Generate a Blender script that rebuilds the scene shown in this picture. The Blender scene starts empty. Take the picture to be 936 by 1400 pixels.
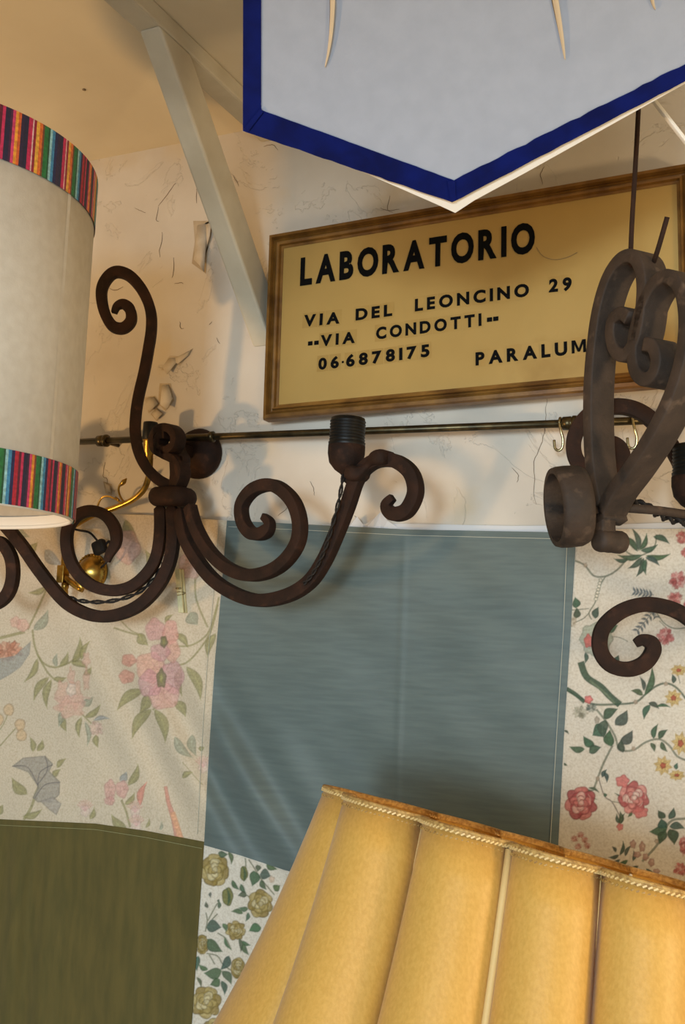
import bpy, bmesh, math, random
import numpy as np
from mathutils import Vector, Matrix
random.seed(7); np.random.seed(7)
SC = bpy.context.scene; COL = SC.collection

# ------------------------------------------------------------------ camera
FPX = 1400.0; CAM = Vector((0, -1.15, 1.60))
YAW, PITCH, ROLL = math.radians(25.0), math.radians(6.4), math.radians(2.05)
_f = Vector((-math.sin(YAW)*math.cos(PITCH), math.cos(YAW)*math.cos(PITCH), math.sin(PITCH)))
_r = Vector((math.cos(YAW), math.sin(YAW), 0)); _u = _r.cross(_f)
RT = math.cos(ROLL)*_r + math.sin(ROLL)*_u
UP = -math.sin(ROLL)*_r + math.cos(ROLL)*_u
FW = _f
cd = bpy.data.cameras.new('camera'); cam = bpy.data.objects.new('camera', cd); COL.objects.link(cam)
cd.sensor_fit = 'VERTICAL'; cd.sensor_height = 24; cd.sensor_width = 24; cd.lens = FPX/1400*24; cd.clip_start = .02
m3 = Matrix((RT, UP, -FW)).transposed()
cam.matrix_world = Matrix.Translation(CAM) @ m3.to_4x4()
SC.camera = cam

# ------------------------------------------------------------------ light
SC.view_settings.view_transform = 'Standard'; SC.view_settings.look = 'None'
SC.view_settings.gamma = 1; SC.view_settings.use_curve_mapping = False
SC.view_settings.exposure = 0.0
W = bpy.data.worlds.new('world'); SC.world = W; W.use_nodes = True
W.node_tree.nodes['Background'].inputs[0].default_value = (.80, .90, 1, 1)
W.node_tree.nodes['Background'].inputs[1].default_value = .45
def area(name, loc, target, sx, sy, power, col):
    d = bpy.data.lights.new(name, 'AREA'); d.shape = 'RECTANGLE'; d.size = sx; d.size_y = sy; d.energy = power; d.color = col
    o = bpy.data.objects.new(name, d); COL.objects.link(o); o.location = loc
    o.rotation_euler = (Vector(target)-Vector(loc)).to_track_quat('-Z', 'Y').to_euler(); return o
def point(name, loc, power, col, rad):
    d = bpy.data.lights.new(name, 'POINT'); d.energy = power; d.color = col; d.shadow_soft_size = rad
    o = bpy.data.objects.new(name, d); COL.objects.link(o); o.location = loc; return o
area('door_daylight', (.45, -4.3, 1.64), (-.5, 0, 1.6), .36, .5, 62, (.74, .91, 1))
area('shopfront_daylight', (.25, -4.4, 1.45), (-.4, 0, 1.55), 2.4, 1.5, 72, (.74, .90, 1))
def spot(name, loc, target, power, col, rad, ang, blend):
    d = bpy.data.lights.new(name, 'SPOT'); d.energy = power; d.color = col; d.shadow_soft_size = rad; d.spot_size = math.radians(ang); d.spot_blend = blend
    o = bpy.data.objects.new(name, d); COL.objects.link(o); o.location = loc
    o.rotation_euler = (Vector(target)-Vector(loc)).to_track_quat('-Z', 'Y').to_euler(); return o
spot('warm_lamp_light', (-1.55, -1.35, 1.25), (-.9, -.5, 2.5), 48, (1, .59, .23), .05, 84, .5)
point('warm_fill_light', (.72, -.60, 1.60), 16, (1, .72, .40), .06)  # added warm fill out of view, lifts upper right wall and iron heart

# ------------------------------------------------------------------ helpers
def ray(x, y):
    return (RT*((x-468)/FPX) - UP*((y-700)/FPX) + FW)
def PW(x, y, off=0.0):                      # pixel -> point on the plane `off` in front of the back wall
    d = ray(x, y); t = (-off - CAM.y)/d.y; return CAM + d*t
def PP(x, y, p, n):                         # pixel -> point on a plane
    d = ray(x, y); return CAM + d*((p-CAM).dot(n)/d.dot(n))
def PD(x, y, dist): return CAM + ray(x, y)*dist
def pxof(p):
    v = p-CAM; w = v.dot(FW); return (468+FPX*v.dot(RT)/w, 700-FPX*v.dot(UP)/w)
def lin(c):
    c = np.asarray(c, float)/255; return np.where(c <= .04045, c/12.92, ((c+.055)/1.055)**2.4)
def C4(c): return tuple(lin(c))+(1,)
def prop(o, label=None, cat=None, group=None, kind=None):
    for k, v in (('label', label), ('category', cat), ('group', group), ('kind', kind)):
        if v: o[k] = v
    return o
def empty(name, loc, label=None, cat=None, group=None, kind=None):
    o = bpy.data.objects.new(name, None); COL.objects.link(o); o.location = loc; o.empty_display_size = .05
    return prop(o, label, cat, group, kind)
def setparent(o, par):
    o.parent = par
    o.matrix_parent_inverse = Matrix.Translation(-par.location) if par.parent is None else Matrix()   # parts keep their meshes in world space
def obj(name, vf, m, par=None, smooth=True, angle=None):
    v, f = vf
    me = bpy.data.meshes.new(name); me.from_pydata([tuple(a) for a in v], [], f); me.update()
    if smooth:
        me.polygons.foreach_set('use_smooth', [True]*len(me.polygons))
        if angle: me.set_sharp_from_angle(angle=math.radians(angle))
    if m: me.materials.append(m)
    o = bpy.data.objects.new(name, me); COL.objects.link(o)
    if par: setparent(o, par)
    return o
def join(*vfs):
    V, F = [], []
    for v, f in vfs:
        n = len(V); V += list(v); F += [tuple(i+n for i in a) for a in f]
    return V, F
def smoothpath(pts, n=6, closed=False):
    pts = [Vector(p) for p in pts]; out = []; N = len(pts)
    for i in range(N if closed else N-1):
        g = (lambda k: pts[k % N]) if closed else (lambda k: pts[max(0, min(N-1, k))])
        a, b, c, d = g(i-1), g(i), g(i+1), g(i+2)
        for k in range(n):
            t = k/n
            out.append(.5*((2*b)+(c-a)*t+(2*a-5*b+4*c-d)*t*t+(3*b-a-3*c+d)*t**3))
    if not closed: out.append(pts[-1])
    return out
def sweep(path, prof, N=None, scale=None, closed=False, twist=0):
    """prof: list of (in-plane, along N) coords; N: fixed plane normal or None for a transported frame"""
    P = [Vector(p) for p in path]; n = len(P); V, F = [], []; k = len(prof); ref = None
    for i, p in enumerate(P):
        if closed: t = (P[(i+1) % n]-P[i-1]).normalized()
        else: t = (P[min(n-1, i+1)]-P[max(0, i-1)]).normalized()
        if N is not None: b = Vector(N)
        else:
            if ref is None:
                ref = Vector((0, 0, 1)) if abs(t.z) < .9 else Vector((1, 0, 0))
            ref = (ref - t*ref.dot(t)).normalized(); b = ref
        a = b.cross(t).normalized()
        if twist:
            q = Matrix.Rotation(twist*i, 3, t); a2 = q@a; b2 = q@b
        else: a2, b2 = a, b
        s = scale(i/(n-1)) if scale else 1
        for (u, w) in prof: V.append(p+a2*u*s+b2*w*s)
    R = n if closed else n-1
    for i in range(R):
        for j in range(k):
            a0, b0 = i*k+j, i*k+(j+1) % k; c0 = ((i+1) % n)*k
            F.append((a0, b0, c0+(j+1) % k, c0+j))
    if not closed:
        F.append(tuple(range(k))[::-1]); F.append(tuple((n-1)*k+j for j in range(k)))
    return V, F
def rprof(w, d, r=.3):                      # rounded rectangle
    w /= 2; d /= 2; r = r*min(w, d); o = []
    for cx, cy, a0 in ((w-r, d-r, 0), (-w+r, d-r, 90), (-w+r, -d+r, 180), (w-r, -d+r, 270)):
        for a in (0, 45, 90): o.append((cx+r*math.cos(math.radians(a0+a)), cy+r*math.sin(math.radians(a0+a))))
    return o
def cprof(r, n=10): return [(r*math.cos(2*math.pi*i/n), r*math.sin(2*math.pi*i/n)) for i in range(n)]
def frame_of(ax):
    ax = Vector(ax).normalized(); a = ax.orthogonal().normalized(); return a, ax.cross(a), ax
def lathe(prof, c, ax=(0, 0, 1), n=28, cap=True):
    a, b, ax = frame_of(ax); c = Vector(c); V, F = [], []
    for r, h in prof:
        for i in range(n):
            t = 2*math.pi*i/n; V.append(c+ax*h+(a*math.cos(t)+b*math.sin(t))*r)
    for j in range(len(prof)-1):
        for i in range(n): F.append((j*n+i, j*n+(i+1) % n, (j+1)*n+(i+1) % n, (j+1)*n+i))
    if cap:
        F.append(tuple(range(n))[::-1]); F.append(tuple((len(prof)-1)*n+i for i in range(n)))
    return V, F
def boxm(lo, hi):
    x0, y0, z0 = lo; x1, y1, z1 = hi
    return ([Vector(p) for p in ((x0,y0,z0),(x1,y0,z0),(x1,y1,z0),(x0,y1,z0),(x0,y0,z1),(x1,y0,z1),(x1,y1,z1),(x0,y1,z1))],
            [(0,3,2,1),(4,5,6,7),(0,1,5,4),(1,2,6,5),(2,3,7,6),(3,0,4,7)])
def obox(c, a, b, d, sa, sb, sd):           # oriented box
    V = [Vector(c)+a*(i*sa/2)+b*(j*sb/2)+d*(k*sd/2) for k in (-1, 1) for j in (-1, 1) for i in (-1, 1)]
    return V, [(0,2,3,1),(4,5,7,6),(0,1,5,4),(1,3,7,5),(3,2,6,7),(2,0,4,6)]
def bevel(o, w=.002, seg=2):
    md = o.modifiers.new('bevel', 'BEVEL'); md.width = w; md.segments = seg; md.limit_method = 'ANGLE'; return o
def poly_prism(pts, d):                     # polygon + extrusion vector
    n = len(pts); d = Vector(d)
    V = [Vector(p) for p in pts]+[Vector(p)+d for p in pts]
    return V, [tuple(range(n))[::-1], tuple(range(n, 2*n))]+[(i, (i+1) % n, n+(i+1) % n, n+i) for i in range(n)]

# ------------------------------------------------------------------ materials
def mat(name, col, col2=None, rough=.7, metal=0, nscale=20, nstretch=(1, 1, 1), bump=0, bscale=80, spec=.5, detail=6, lo=.35, hi=.65,
        attr=None, col3=None, n3=60, trans=0, sheen=0, bstretch=None, bdist=.002):
    m = bpy.data.materials.new(name); m.use_nodes = True; T = m.node_tree; N = T.nodes; L = T.links; B = N['Principled BSDF']
    B.inputs['Roughness'].default_value = rough; B.inputs['Metallic'].default_value = metal; B.inputs['Specular IOR Level'].default_value = spec
    if sheen: B.inputs['Sheen Weight'].default_value = sheen
    tc = N.new('ShaderNodeTexCoord')
    def noise(scale, stretch, det):
        mp = N.new('ShaderNodeMapping'); mp.inputs['Scale'].default_value = stretch; L.new(tc.outputs['Object'], mp.inputs[0])
        t = N.new('ShaderNodeTexNoise'); t.inputs['Scale'].default_value = scale; t.inputs['Detail'].default_value = det
        L.new(mp.outputs[0], t.inputs['Vector']); return t.outputs[0]
    def ramp(src, lo, hi, c0, c1):
        r = N.new('ShaderNodeValToRGB'); r.color_ramp.elements[0].position = lo; r.color_ramp.elements[1].position = hi
        r.color_ramp.elements[0].color = c0; r.color_ramp.elements[1].color = c1; L.new(src, r.inputs[0]); return r.outputs[0]
    base = None
    if attr:
        a = N.new('ShaderNodeAttribute'); a.attribute_name = attr; base = a.outputs['Color']
        if col2:
            r = ramp(noise(nscale, nstretch, detail), lo, hi, C4(col2), (1, 1, 1, 1))
            x = N.new('ShaderNodeMix'); x.data_type = 'RGBA'; x.blend_type = 'MULTIPLY'; x.inputs[0].default_value = 1
            L.new(base, x.inputs[6]); L.new(r, x.inputs[7]); base = x.outputs[2]
    elif col2:
        base = ramp(noise(nscale, nstretch, detail), lo, hi, C4(col2), C4(col))
    if base is None: B.inputs['Base Color'].default_value = C4(col)
    else:
        if col3:
            r = ramp(noise(n3, (1, 1, 1), 8), .60, .72, (0, 0, 0, 1), (1, 1, 1, 1))
            x = N.new('ShaderNodeMix'); x.data_type = 'RGBA'; L.new(r, x.inputs[0]); L.new(base, x.inputs[6]); x.inputs[7].default_value = C4(col3); base = x.outputs[2]
        L.new(base, B.inputs['Base Color'])
    if bump:
        b = N.new('ShaderNodeBump'); b.inputs['Strength'].default_value = bump; b.inputs['Distance'].default_value = bdist
        L.new(noise(bscale, bstretch or nstretch, 8), b.inputs['Height']); L.new(b.outputs[0], B.inputs['Normal'])
    if trans:
        out = N['Material Output']; tr = N.new('ShaderNodeBsdfTranslucent'); ms = N.new('ShaderNodeMixShader'); ms.inputs[0].default_value = trans
        if base is None: tr.inputs[0].default_value = C4(col)
        else: L.new(base, tr.inputs[0])
        L.new(B.outputs[0], ms.inputs[1]); L.new(tr.outputs[0], ms.inputs[2]); L.new(ms.outputs[0], out.inputs[0])
    return m
M = {}
M['plaster'] = mat('plaster', (214,206,194), (193,183,169), rough=.85, nscale=5, bump=.35, bscale=26, detail=9, col3=(201,187,164), n3=9)
def peel(m):                                # hard-edged old paint layers in the plaster's relief
    T = m.node_tree; N = T.nodes; L = T.links; b0 = next(n for n in N if n.type == 'BUMP'); tc = next(n for n in N if n.type == 'TEX_COORD')
    t = N.new('ShaderNodeTexNoise'); t.inputs['Scale'].default_value = 7; t.inputs['Detail'].default_value = 7; t.inputs['Roughness'].default_value = .62; t.inputs['Distortion'].default_value = .8; L.new(tc.outputs['Object'], t.inputs['Vector'])
    r = N.new('ShaderNodeValToRGB'); L.new(t.outputs[0], r.inputs[0]); e = r.color_ramp.elements
    e[0].position = .400; e[0].color = (0, 0, 0, 1); e[1].position = .408; e[1].color = (.5, .5, .5, 1)
    for p_, v_ in ((.572, .5), (.578, 1.)): q = e.new(p_); q.color = (v_, v_, v_, 1)
    b = N.new('ShaderNodeBump'); b.inputs['Strength'].default_value = .8; b.inputs['Distance'].default_value = .0016; L.new(r.outputs[0], b.inputs['Height'])
    B = N['Principled BSDF']; L.new(b0.outputs[0], b.inputs['Normal']); L.new(b.outputs[0], B.inputs['Normal'])
peel(M['plaster'])
M['ceil'] = mat('ceiling_paint', (230,217,190), (216,202,174), rough=.8, nscale=4, bump=.12, bscale=40)
M['flake'] = mat('flaking_paint', (206,196,180), (186,172,150), rough=.9, nscale=40, bump=.2, bscale=200)
M['bare'] = mat('bare_plaster', (176,158,130), (190,174,150), rough=.95, nscale=60, bump=.4, bscale=200)
M['crack'] = mat('crack_line', (104,86,62), (140,120,92), rough=1, nscale=80)
M['whitewood'] = mat('painted_wood', (208,200,180), (190,180,158), rough=.6, nscale=14, nstretch=(1,1,1), bump=.15, bscale=60)
M['plainwall'] = mat('room_paint', (200,188,166), (186,172,150), rough=.9, nscale=3, bump=.1)
M['floor'] = mat('floor_boards', (120,96,70), (92,72,52), rough=.6, nscale=4, nstretch=(1,12,1))
M['rust'] = mat('rusted_iron', (50,31,22), (35,23,17), rough=.78, metal=0, nscale=45, bump=.35, bscale=200, col3=(62,39,27), n3=70, spec=.2)
M['grey_iron'] = mat('dusty_iron', (66,53,44), (48,39,33), rough=.7, metal=.1, nscale=40, bump=.45, bscale=180, col3=(92,75,62), n3=60, spec=.35)
M['black'] = mat('black_plastic', (12,12,12), rough=.45, spec=.3)
M['cord'] = mat('dark_cord', (30,22,16), (20,15,12), rough=.8, nscale=200)
M['brass'] = mat('aged_brass', (196,156,76), (112,84,38), rough=.3, metal=1, nscale=50, lo=.3, hi=.6)
M['rod'] = mat('dull_brass_rod', (88,76,52), (58,52,38), rough=.35, metal=.85, nscale=60)
M['steel'] = mat('hook_steel', (190,178,140), (140,130,100), rough=.25, metal=1, nscale=100)
M['frame'] = mat('gilt_frame', (146,104,46), (98,64,26), rough=.4, metal=.2, nscale=30, nstretch=(1,1,1), bump=.15, bscale=150)
M['gold'] = mat('gold_panel', (190,156,90), (172,138,74), rough=.45, metal=.15, nscale=5, lo=.3, hi=.7, bump=.06, bscale=60, col3=(150,112,50), n3=4)
M['tile'] = mat('letter_backing', (178,143,78), (170,134,70), rough=.4, nscale=40)
M['ink'] = mat('black_letter', (10,10,11), rough=.8, spec=.1)
M['shade'] = mat('white_card', (214,208,196), (206,199,186), rough=.85, nscale=90, bump=.08, bscale=700, trans=.12)
M['bluecard'] = mat('bluish_card', (172,183,204), (167,178,199), rough=.8, nscale=60, bump=.08, bscale=500, trans=.1)
M['liner'] = mat('white_liner', (232,228,220), rough=.8)
M['blue'] = mat('blue_ribbon', (4,22,98), (2,14,74), rough=.75, spec=.15, nscale=40, bump=.1, bscale=250)
M['cutpaper'] = mat('curled_paper', (226,208,178), rough=.8, trans=.2)
M['stripes'] = mat('striped_ribbon', (255,255,255), (205,200,196), rough=.7, attr='Col', nscale=300, bump=.15, bscale=500, sheen=.15)
M['print'] = mat('printed_cotton', (255,255,255), (234,230,224), rough=.85, attr='Col', nscale=420, bump=.1, bscale=500, lo=.3, hi=.6)
M['teal'] = mat('teal_silk', (93,106,104), (84,97,96), rough=.6, nscale=22, nstretch=(1,1,10), bump=.06, bscale=70, bstretch=(1.2,1,22), sheen=.15, col3=(82,96,99), n3=5)
M['olive'] = mat('olive_silk', (98,86,46), (86,78,42), rough=.8, spec=.2, nscale=16, nstretch=(5,1,1), bump=.1, bscale=60, bstretch=(14,1,1), sheen=.1)
M['thread'] = mat('thread', (170,172,160), rough=.9)
M['oliveth'] = mat('olive_thread', (140,136,96), rough=.9)
M['satin'] = mat('gold_satin', (224,178,90), (214,166,78), rough=.46, nscale=380, nstretch=(1,1,.6), bump=.1, bscale=600, spec=.6, trans=.16, sheen=.15)
M['satin2'] = mat('gold_piping', (222,190,130), rough=.5)
M['braid'] = mat('gold_braid', (196,158,92), (150,112,58), rough=.6, nscale=300, bump=.4, bscale=500)
M['peg'] = mat('peg_wood', (206,200,160), (188,182,142), rough=.7, nscale=80, nstretch=(4,4,1))
M['bulb'] = mat('lamp_glass', (240,220,180), rough=.2)

# ------------------------------------------------------------------ room
ZC = PW(230, 199).z
def rect(name, p, m, kind='structure', par=None):
    o = obj(name, (p, [(0, 1, 2, 3)]), m, par, smooth=False); o['kind'] = kind; return o
wall = obj('wall_back', boxm((-2.4, 0, 0), (1.9, .12, ZC)), M['plaster'], smooth=False); wall['kind'] = 'structure'
o = obj('ceiling', boxm((-2.4, -4.6, ZC), (1.9, .12, ZC+.08)), M['ceil'], smooth=False); o['kind'] = 'structure'; ceiling = o
o = obj('floor', boxm((-2.4, -4.6, -.05), (1.9, .12, 0)), M['floor'], smooth=False); o['kind'] = 'structure'
o = obj('wall_left', boxm((-2.5, -4.6, 0), (-2.4, .12, ZC)), M['plainwall'], smooth=False); o['kind'] = 'structure'
o = obj('wall_right', boxm((1.9, -4.6, 0), (2.0, .12, ZC)), M['plainwall'], smooth=False); o['kind'] = 'structure'
# ceiling beam and diagonal brace
def on_z(x, y, z): d = ray(x, y); return CAM+d*((z-CAM.z)/d.z)
def on_x(x, y, X): d = ray(x, y); return CAM+d*((X-CAM.x)/d.x)
xr = on_z(333, 118, ZC).x; zb = on_x(333, 142, xr).z; xl = on_z(333, 174, zb).x
print('beam', xl, xr, zb, ZC)
o = obj('trim_1', boxm((xl, -1.3, zb), (xr, 0, ZC)), M['whitewood'], smooth=False); o['kind'] = 'structure'; o['label'] = 'white painted beam running along the ceiling to the wall'; bevel(o, .003)
a0 = on_x(357, 432, xr); a1 = on_x(222, 45, xr); c0 = on_x(366, 405, xr)
dv = (a1-a0).normalized(); a1 = a0+dv*((zb-a0.z)/dv.z)
th = (c0-a0); th = (th-dv*th.dot(dv)); perp = Vector((0, -dv.z, dv.y)); perp = perp if perp.y > 0 else -perp
t_ = .045
A0 = a0+dv*((-0.0-a0.y)/dv.y)
bpts = [A0, a1, a1+Vector((0, t_/abs(dv.z), 0)), Vector((xr, 0, A0.z+t_/abs(dv.y)))]
xbl = on_x(333, 436, xr); 
wl = (PP(333, 440, a0, Vector((0, -perp.y, -perp.z))).x)
print('brace', [tuple(round(c,3) for c in p) for p in bpts], 'left x', wl)
o = obj('trim_2', poly_prism(bpts, (min(-.02, wl-xr), 0, 0)), M['whitewood'], smooth=False); o['kind'] = 'structure'; o['label'] = 'white painted diagonal timber brace from ceiling beam to wall'; bevel(o, .003)
o = obj('nail_hole', lathe([(.0025, 0), (.002, .0012)], on_z(115, 122, ZC)+Vector((0,0,-.001)), n=8), M['crack'], ceiling)

o = obj('light_blocker', boxm((-2.4, -1.68, 1.95), (1.9, -1.55, ZC)), M['whitewood'], smooth=False); o['kind'] = 'structure'; o['label'] = 'unseen white beam added behind the viewer to shade the upper wall'  # added out of view, keeps the daylight off the upper wall

# cracks, bare patches and curling flakes on the wall
def crack(pts, w=.0011):
    P = smoothpath([PW(x+random.uniform(-.6,.6), y, .0004) for x, y in pts], 4)
    P = [p+Vector((random.uniform(-1,1), 0, random.uniform(-1,1)))*.0006 for p in P]
    obj('crack', sweep(P, rprof(w, .0006), N=(0, 1, 0), scale=lambda t: .35+.65*math.sin(math.pi*min(1, max(0, t*.9+.05)))), M['crack'], wall)
for pts in ([(217,283),(214,300),(217,303)], [(222,317),(221,330),(218,342),(219,352)], [(238,352),(237,370),(235,380)], [(184,284),(192,288),(198,291)],
            [(268,258),(269,278)], [(277,308),(276,322)], [(216,282),(228,266),(240,250)], [(246,440),(247,448),(252,449)], [(285,444),(289,440)],
            [(743,228),(738,240),(741,252)], [(748,545),(746,562),(745,585),(738,610),(729,632),(731,655),(729,675),(733,690)], [(148,393),(158,397),(168,392)],
            [(143,632),(141,650),(146,655),(147,668)], [(424,658),(428,668),(429,678)], [(380,705),(390,697),(393,693)], [(533,268),(530,285),(536,290)],
            [(520,284),(530,288),(545,286)], [(360,200),(372,198),(380,205)], [(512,715),(520,706),(523,700)], [(487,725),(489,712),(484,705)],
            [(318,240),(322,246),(326,255)], [(300,470),(296,462)], [(238,388),(248,386),(250,388)], [(700,640),(708,650),(706,660)]):
    crack(pts, .0006)
def flake(poly, bare, hinge, lift):
    """poly: flake outline in pixels; vertices away from the hinge line stand off the wall"""
    obj('bare_plaster', ([PW(x, y, .0006) for x, y in bare], [tuple(range(len(bare)))]), M['bare'], wall, smooth=False)
    (x0, y0), (x1, y1) = hinge; L = math.hypot(x1-x0, y1-y0)
    ds = [abs((x-x0)*(y1-y0)-(y-y0)*(x1-x0))/L for x, y in poly]; mx = max(ds)
    V = [PW(x, y, .0012+lift*(d/mx)**1.5) for (x, y), d in zip(poly, ds)]
    n = len(V); c = sum(V, Vector())/n-Vector((0, .0004, 0))
    V = V+[c]; F = [(i, (i+1) % n, n) for i in range(n)]
    o = obj('paint_flake', (V, F), M['flake'], wall); o.modifiers.new('s', 'SOLIDIFY').thickness = .0007
flake([(270,308),(283,306),(282,330),(280,355),(279,372),(272,362),(265,355),(268,335)], [(264,302),(286,302),(284,345),(281,374),(262,360),(266,330)], ((268,306),(285,306)), .010)
flake([(281,308),(289,303),(287,322),(281,345)], [(280,305),(291,300),(288,330),(281,348)], ((281,306),(281,345)), .006)
flake([(222,502),(232,490),(247,490),(238,500),(228,512)], [(220,506),(232,486),(252,488),(236,506)], ((232,488),(250,488)), .007)
flake([(236,492),(262,478),(256,487),(243,498)], [(236,494),(264,476),(246,500)], ((236,492),(262,478)), .003)
flake([(222,527),(230,526),(236,545),(228,560),(219,553)], [(218,524),(233,524),(238,548),(226,562),(216,552)], ((221,526),(232,526)), .009)
flake([(199,545),(210,543),(216,552),(205,562),(200,560)], [(197,543),(212,541),(218,554),(203,565)], ((200,543),(212,543)), .006)
flake([(341,438),(352,440),(362,436),(360,446),(350,447),(344,450)], [(337,436),(364,436),(362,449),(340,452)], ((338,437),(364,437)), .003)
flake([(208,566),(214,559),(222,566),(214,574)], [(206,566),(214,557),(224,566),(214,576)], ((208,566),(214,559)), .004)
flake([(143,660),(150,664),(152,674),(146,672)], [(141,658),(153,662),(153,677),(144,674)], ((142,659),(152,662)), .004)

# ------------------------------------------------------------------ sign
sgn = empty('shop_sign', PW(662, 430, .014), 'gilt framed gold sign with black lettering hung on the plaster wall', 'sign')
# orientation fitted to the frame corners: a rectangle standing just off the wall
corn = {'TL': (371, 322), 'TR': (951, 226), 'BL': (362, 578), 'BR': (955, 522)}
def fit_sign():
    def res(p):
        ax, ay, az, x, z, w, h = p
        R = Matrix.Rotation(az, 3, 'Z') @ Matrix.Rotation(ay, 3, 'Y') @ Matrix.Rotation(ax, 3, 'X')
        c = Vector((x, -.03, z)); e = []
        for k, (i, j) in {'TL': (-1, 1), 'TR': (1, 1), 'BL': (-1, -1), 'BR': (1, -1)}.items():
            q = pxof(c+R@Vector((i*w/2, 0, j*h/2))); e += [q[0]-corn[k][0], q[1]-corn[k][1]]
        e += [ax*60, az*60]
        return np.array(e)
    c = PW(662, 412, .03); p = np.array([0, 0, 0, c.x, c.z, .5, .25])
    for _ in range(40):
        r0 = res(p); J = np.array([(res(p+1e-5*np.eye(7)[i])-r0)/1e-5 for i in range(7)]).T
        p = p-np.linalg.lstsq(J, r0, rcond=None)[0]
    print('sign fit', np.round(p, 4), np.round(res(p), 1)); return p
ax, ay, az, sx, sz, SW, SH = fit_sign()
SR = Matrix.Rotation(az, 3, 'Z') @ Matrix.Rotation(ay, 3, 'Y') @ Matrix.Rotation(ax, 3, 'X')
SO = Vector((sx, -.03, sz)); sN = SR@Vector((0, -1, 0))
# push straight back so that the deepest corner just clears the wall
def S(u, v, d=0): return SO + SR@Vector((u, -d, v))
dmax = max(S(i*SW/2, j*SH/2).y for i in (-1, 1) for j in (-1, 1)); print('sign corner y', dmax)
FWD = .019
def rail(p, q, ip, iq):
    prof = [(0, -.010), (0, .004), (.0015, .008), (.0055, .009), (.0068, .0040), (.0085, .0055), (.0100, .0030), (.0118, .0025), (.0130, .0065), (.0152, .0060), (.0162, .0015), (FWD, .001), (FWD, -.010)]
    V, F = [], []
    for (a, b) in ((p, ip), (q, iq)):
        for t, h in prof:
            k = t/FWD; V.append(S(a[0]+(b[0]-a[0])*k, a[1]+(b[1]-a[1])*k, h))
    n = len(prof)
    F = [(i, (i+1) % n, n+(i+1) % n, n+i) for i in range(n)]+[tuple(range(n))[::-1], tuple(range(n, 2*n))]
    return V, F
w2, h2 = SW/2, SH/2; oc = [(-w2, h2), (w2, h2), (w2, -h2), (-w2, -h2)]; ic = [(x-math.copysign(FWD, x), y-math.copysign(FWD, y)) for x, y in oc]
panel = obj('panel', poly_prism([S(x*1.005, y*1.005, -.003) for x, y in ic], sN*.003), M['gold'], sgn, smooth=False)
for i in range(4): obj('frame_rail', rail(oc[i], oc[(i+1) % 4], ic[i], ic[(i+1) % 4]), M['frame'], sgn, smooth=False)
def s_uv(x, y):
    p = PP(x, y, S(0, 0, .0005), sN)-SO; q = SR.transposed()@p; return q.x, q.z
GL = {}
def glyph(ch):
    if ch in GL: return GL[ch]
    if ch == 'M':
        k = CAPH/.7; q = [(0,0),(.15,0),(.15,.46),(.31,.06),(.43,.06),(.59,.46),(.59,0),(.74,0),(.74,.7),(.55,.7),(.37,.24),(.19,.7),(0,.7)]
        GL[ch] = (np.array([(x*k, y*k, .004) for x, y in q]), [tuple(range(len(q)))]); return GL[ch]
    cu = bpy.data.curves.new('glyph', 'FONT'); cu.body = ch; cu.size = 1; cu.offset = .042; cu.fill_mode = 'BOTH'; cu.extrude = .004; cu.resolution_u = 4
    t = bpy.data.objects.new('glyph', cu); COL.objects.link(t); bpy.context.view_layer.update()
    me = bpy.data.meshes.new_from_object(t.evaluated_get(bpy.context.evaluated_depsgraph_get()))
    co = np.empty(len(me.vertices)*3); me.vertices.foreach_get('co', co); co = co.reshape(-1, 3)
    F = [tuple(p.vertices) for p in me.polygons]
    bpy.data.objects.remove(t); bpy.data.curves.remove(cu); bpy.data.meshes.remove(me)
    GL[ch] = (co, F); return GL[ch]
CAPH = glyph('H')[0][:, 1].max()
def word(text, p0, p1, hpx, gap=.22, tile=True):
    """one letter object per character; baseline p0..p1 in pixels of the sign"""
    u0, v0 = s_uv(*p0); u1, v1 = s_uv(*p1); L = math.hypot(u1-u0, v1-v0); e = ((u1-u0)/L, (v1-v0)/L); n = (-e[1], e[0])
    uu, vv = s_uv(p0[0], p0[1]-hpx); H = math.hypot(uu-u0, vv-v0); sc = H/CAPH
    g = [glyph(c)[0] for c in text]; ws = [max(q[:, 0].max()-q[:, 0].min(), .16) for q in g]
    tot = sum(ws)+gap*(len(text)-1); sx_ = L/tot
    x = 0
    for ch, q, w in zip(text, g, ws):
        F = glyph(ch)[1]; V = []; mid = (q[:, 0].max()+q[:, 0].min())/2
        for a in q:
            lx = (x+w/2+a[0]-mid)*sx_; ly = a[1]*sc
            V.append(S(u0+e[0]*lx+n[0]*ly, v0+e[1]*lx+n[1]*ly, .0008+a[2]*.05))
        obj('letter', (V, F), M['ink'], panel, smooth=False)
        if tile:
            j = random.uniform(-.04, .04); a_, b_ = (x-gap*.4)*sx_, (x+w+gap*.4)*sx_
            V = [S(u0+e[0]*lx+n[0]*ly, v0+e[1]*lx+n[1]*ly, .0003+random.uniform(0, .0001)) for lx, ly in ((a_, -H*(.2+j)), (b_, -H*(.2+j)), (b_, H*(1.22+j)), (a_, H*(1.22+j)))]
            obj('letter_backing', (V, [(0, 1, 2, 3)]), M['tile'], panel, smooth=False)
        x += w+gap
word('LABORATORIO', (410, 389), (731, 343), 36, .16, False)
for t_x, a_, b_, h_ in (('VIA', (415, 446), (464, 441.5), 15), ('DEL', (486, 437.5), (536, 431), 15), ('LEONCINO', (567, 425), (723, 404), 16), ('29', (750, 399), (781, 396), 17),
                    ('VIA', (438, 473), (485, 468), 14.5), ('CONDOTTI', (514, 463.5), (658, 444.5), 15.5), ('06', (435, 505), (463, 502), 15), ('6878175', (473, 501), (587, 486.5), 15.5),
                    ('PARALUMI', (650, 499), (812, 480), 17)):
    word(t_x, a_, b_, h_, .24)
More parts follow.
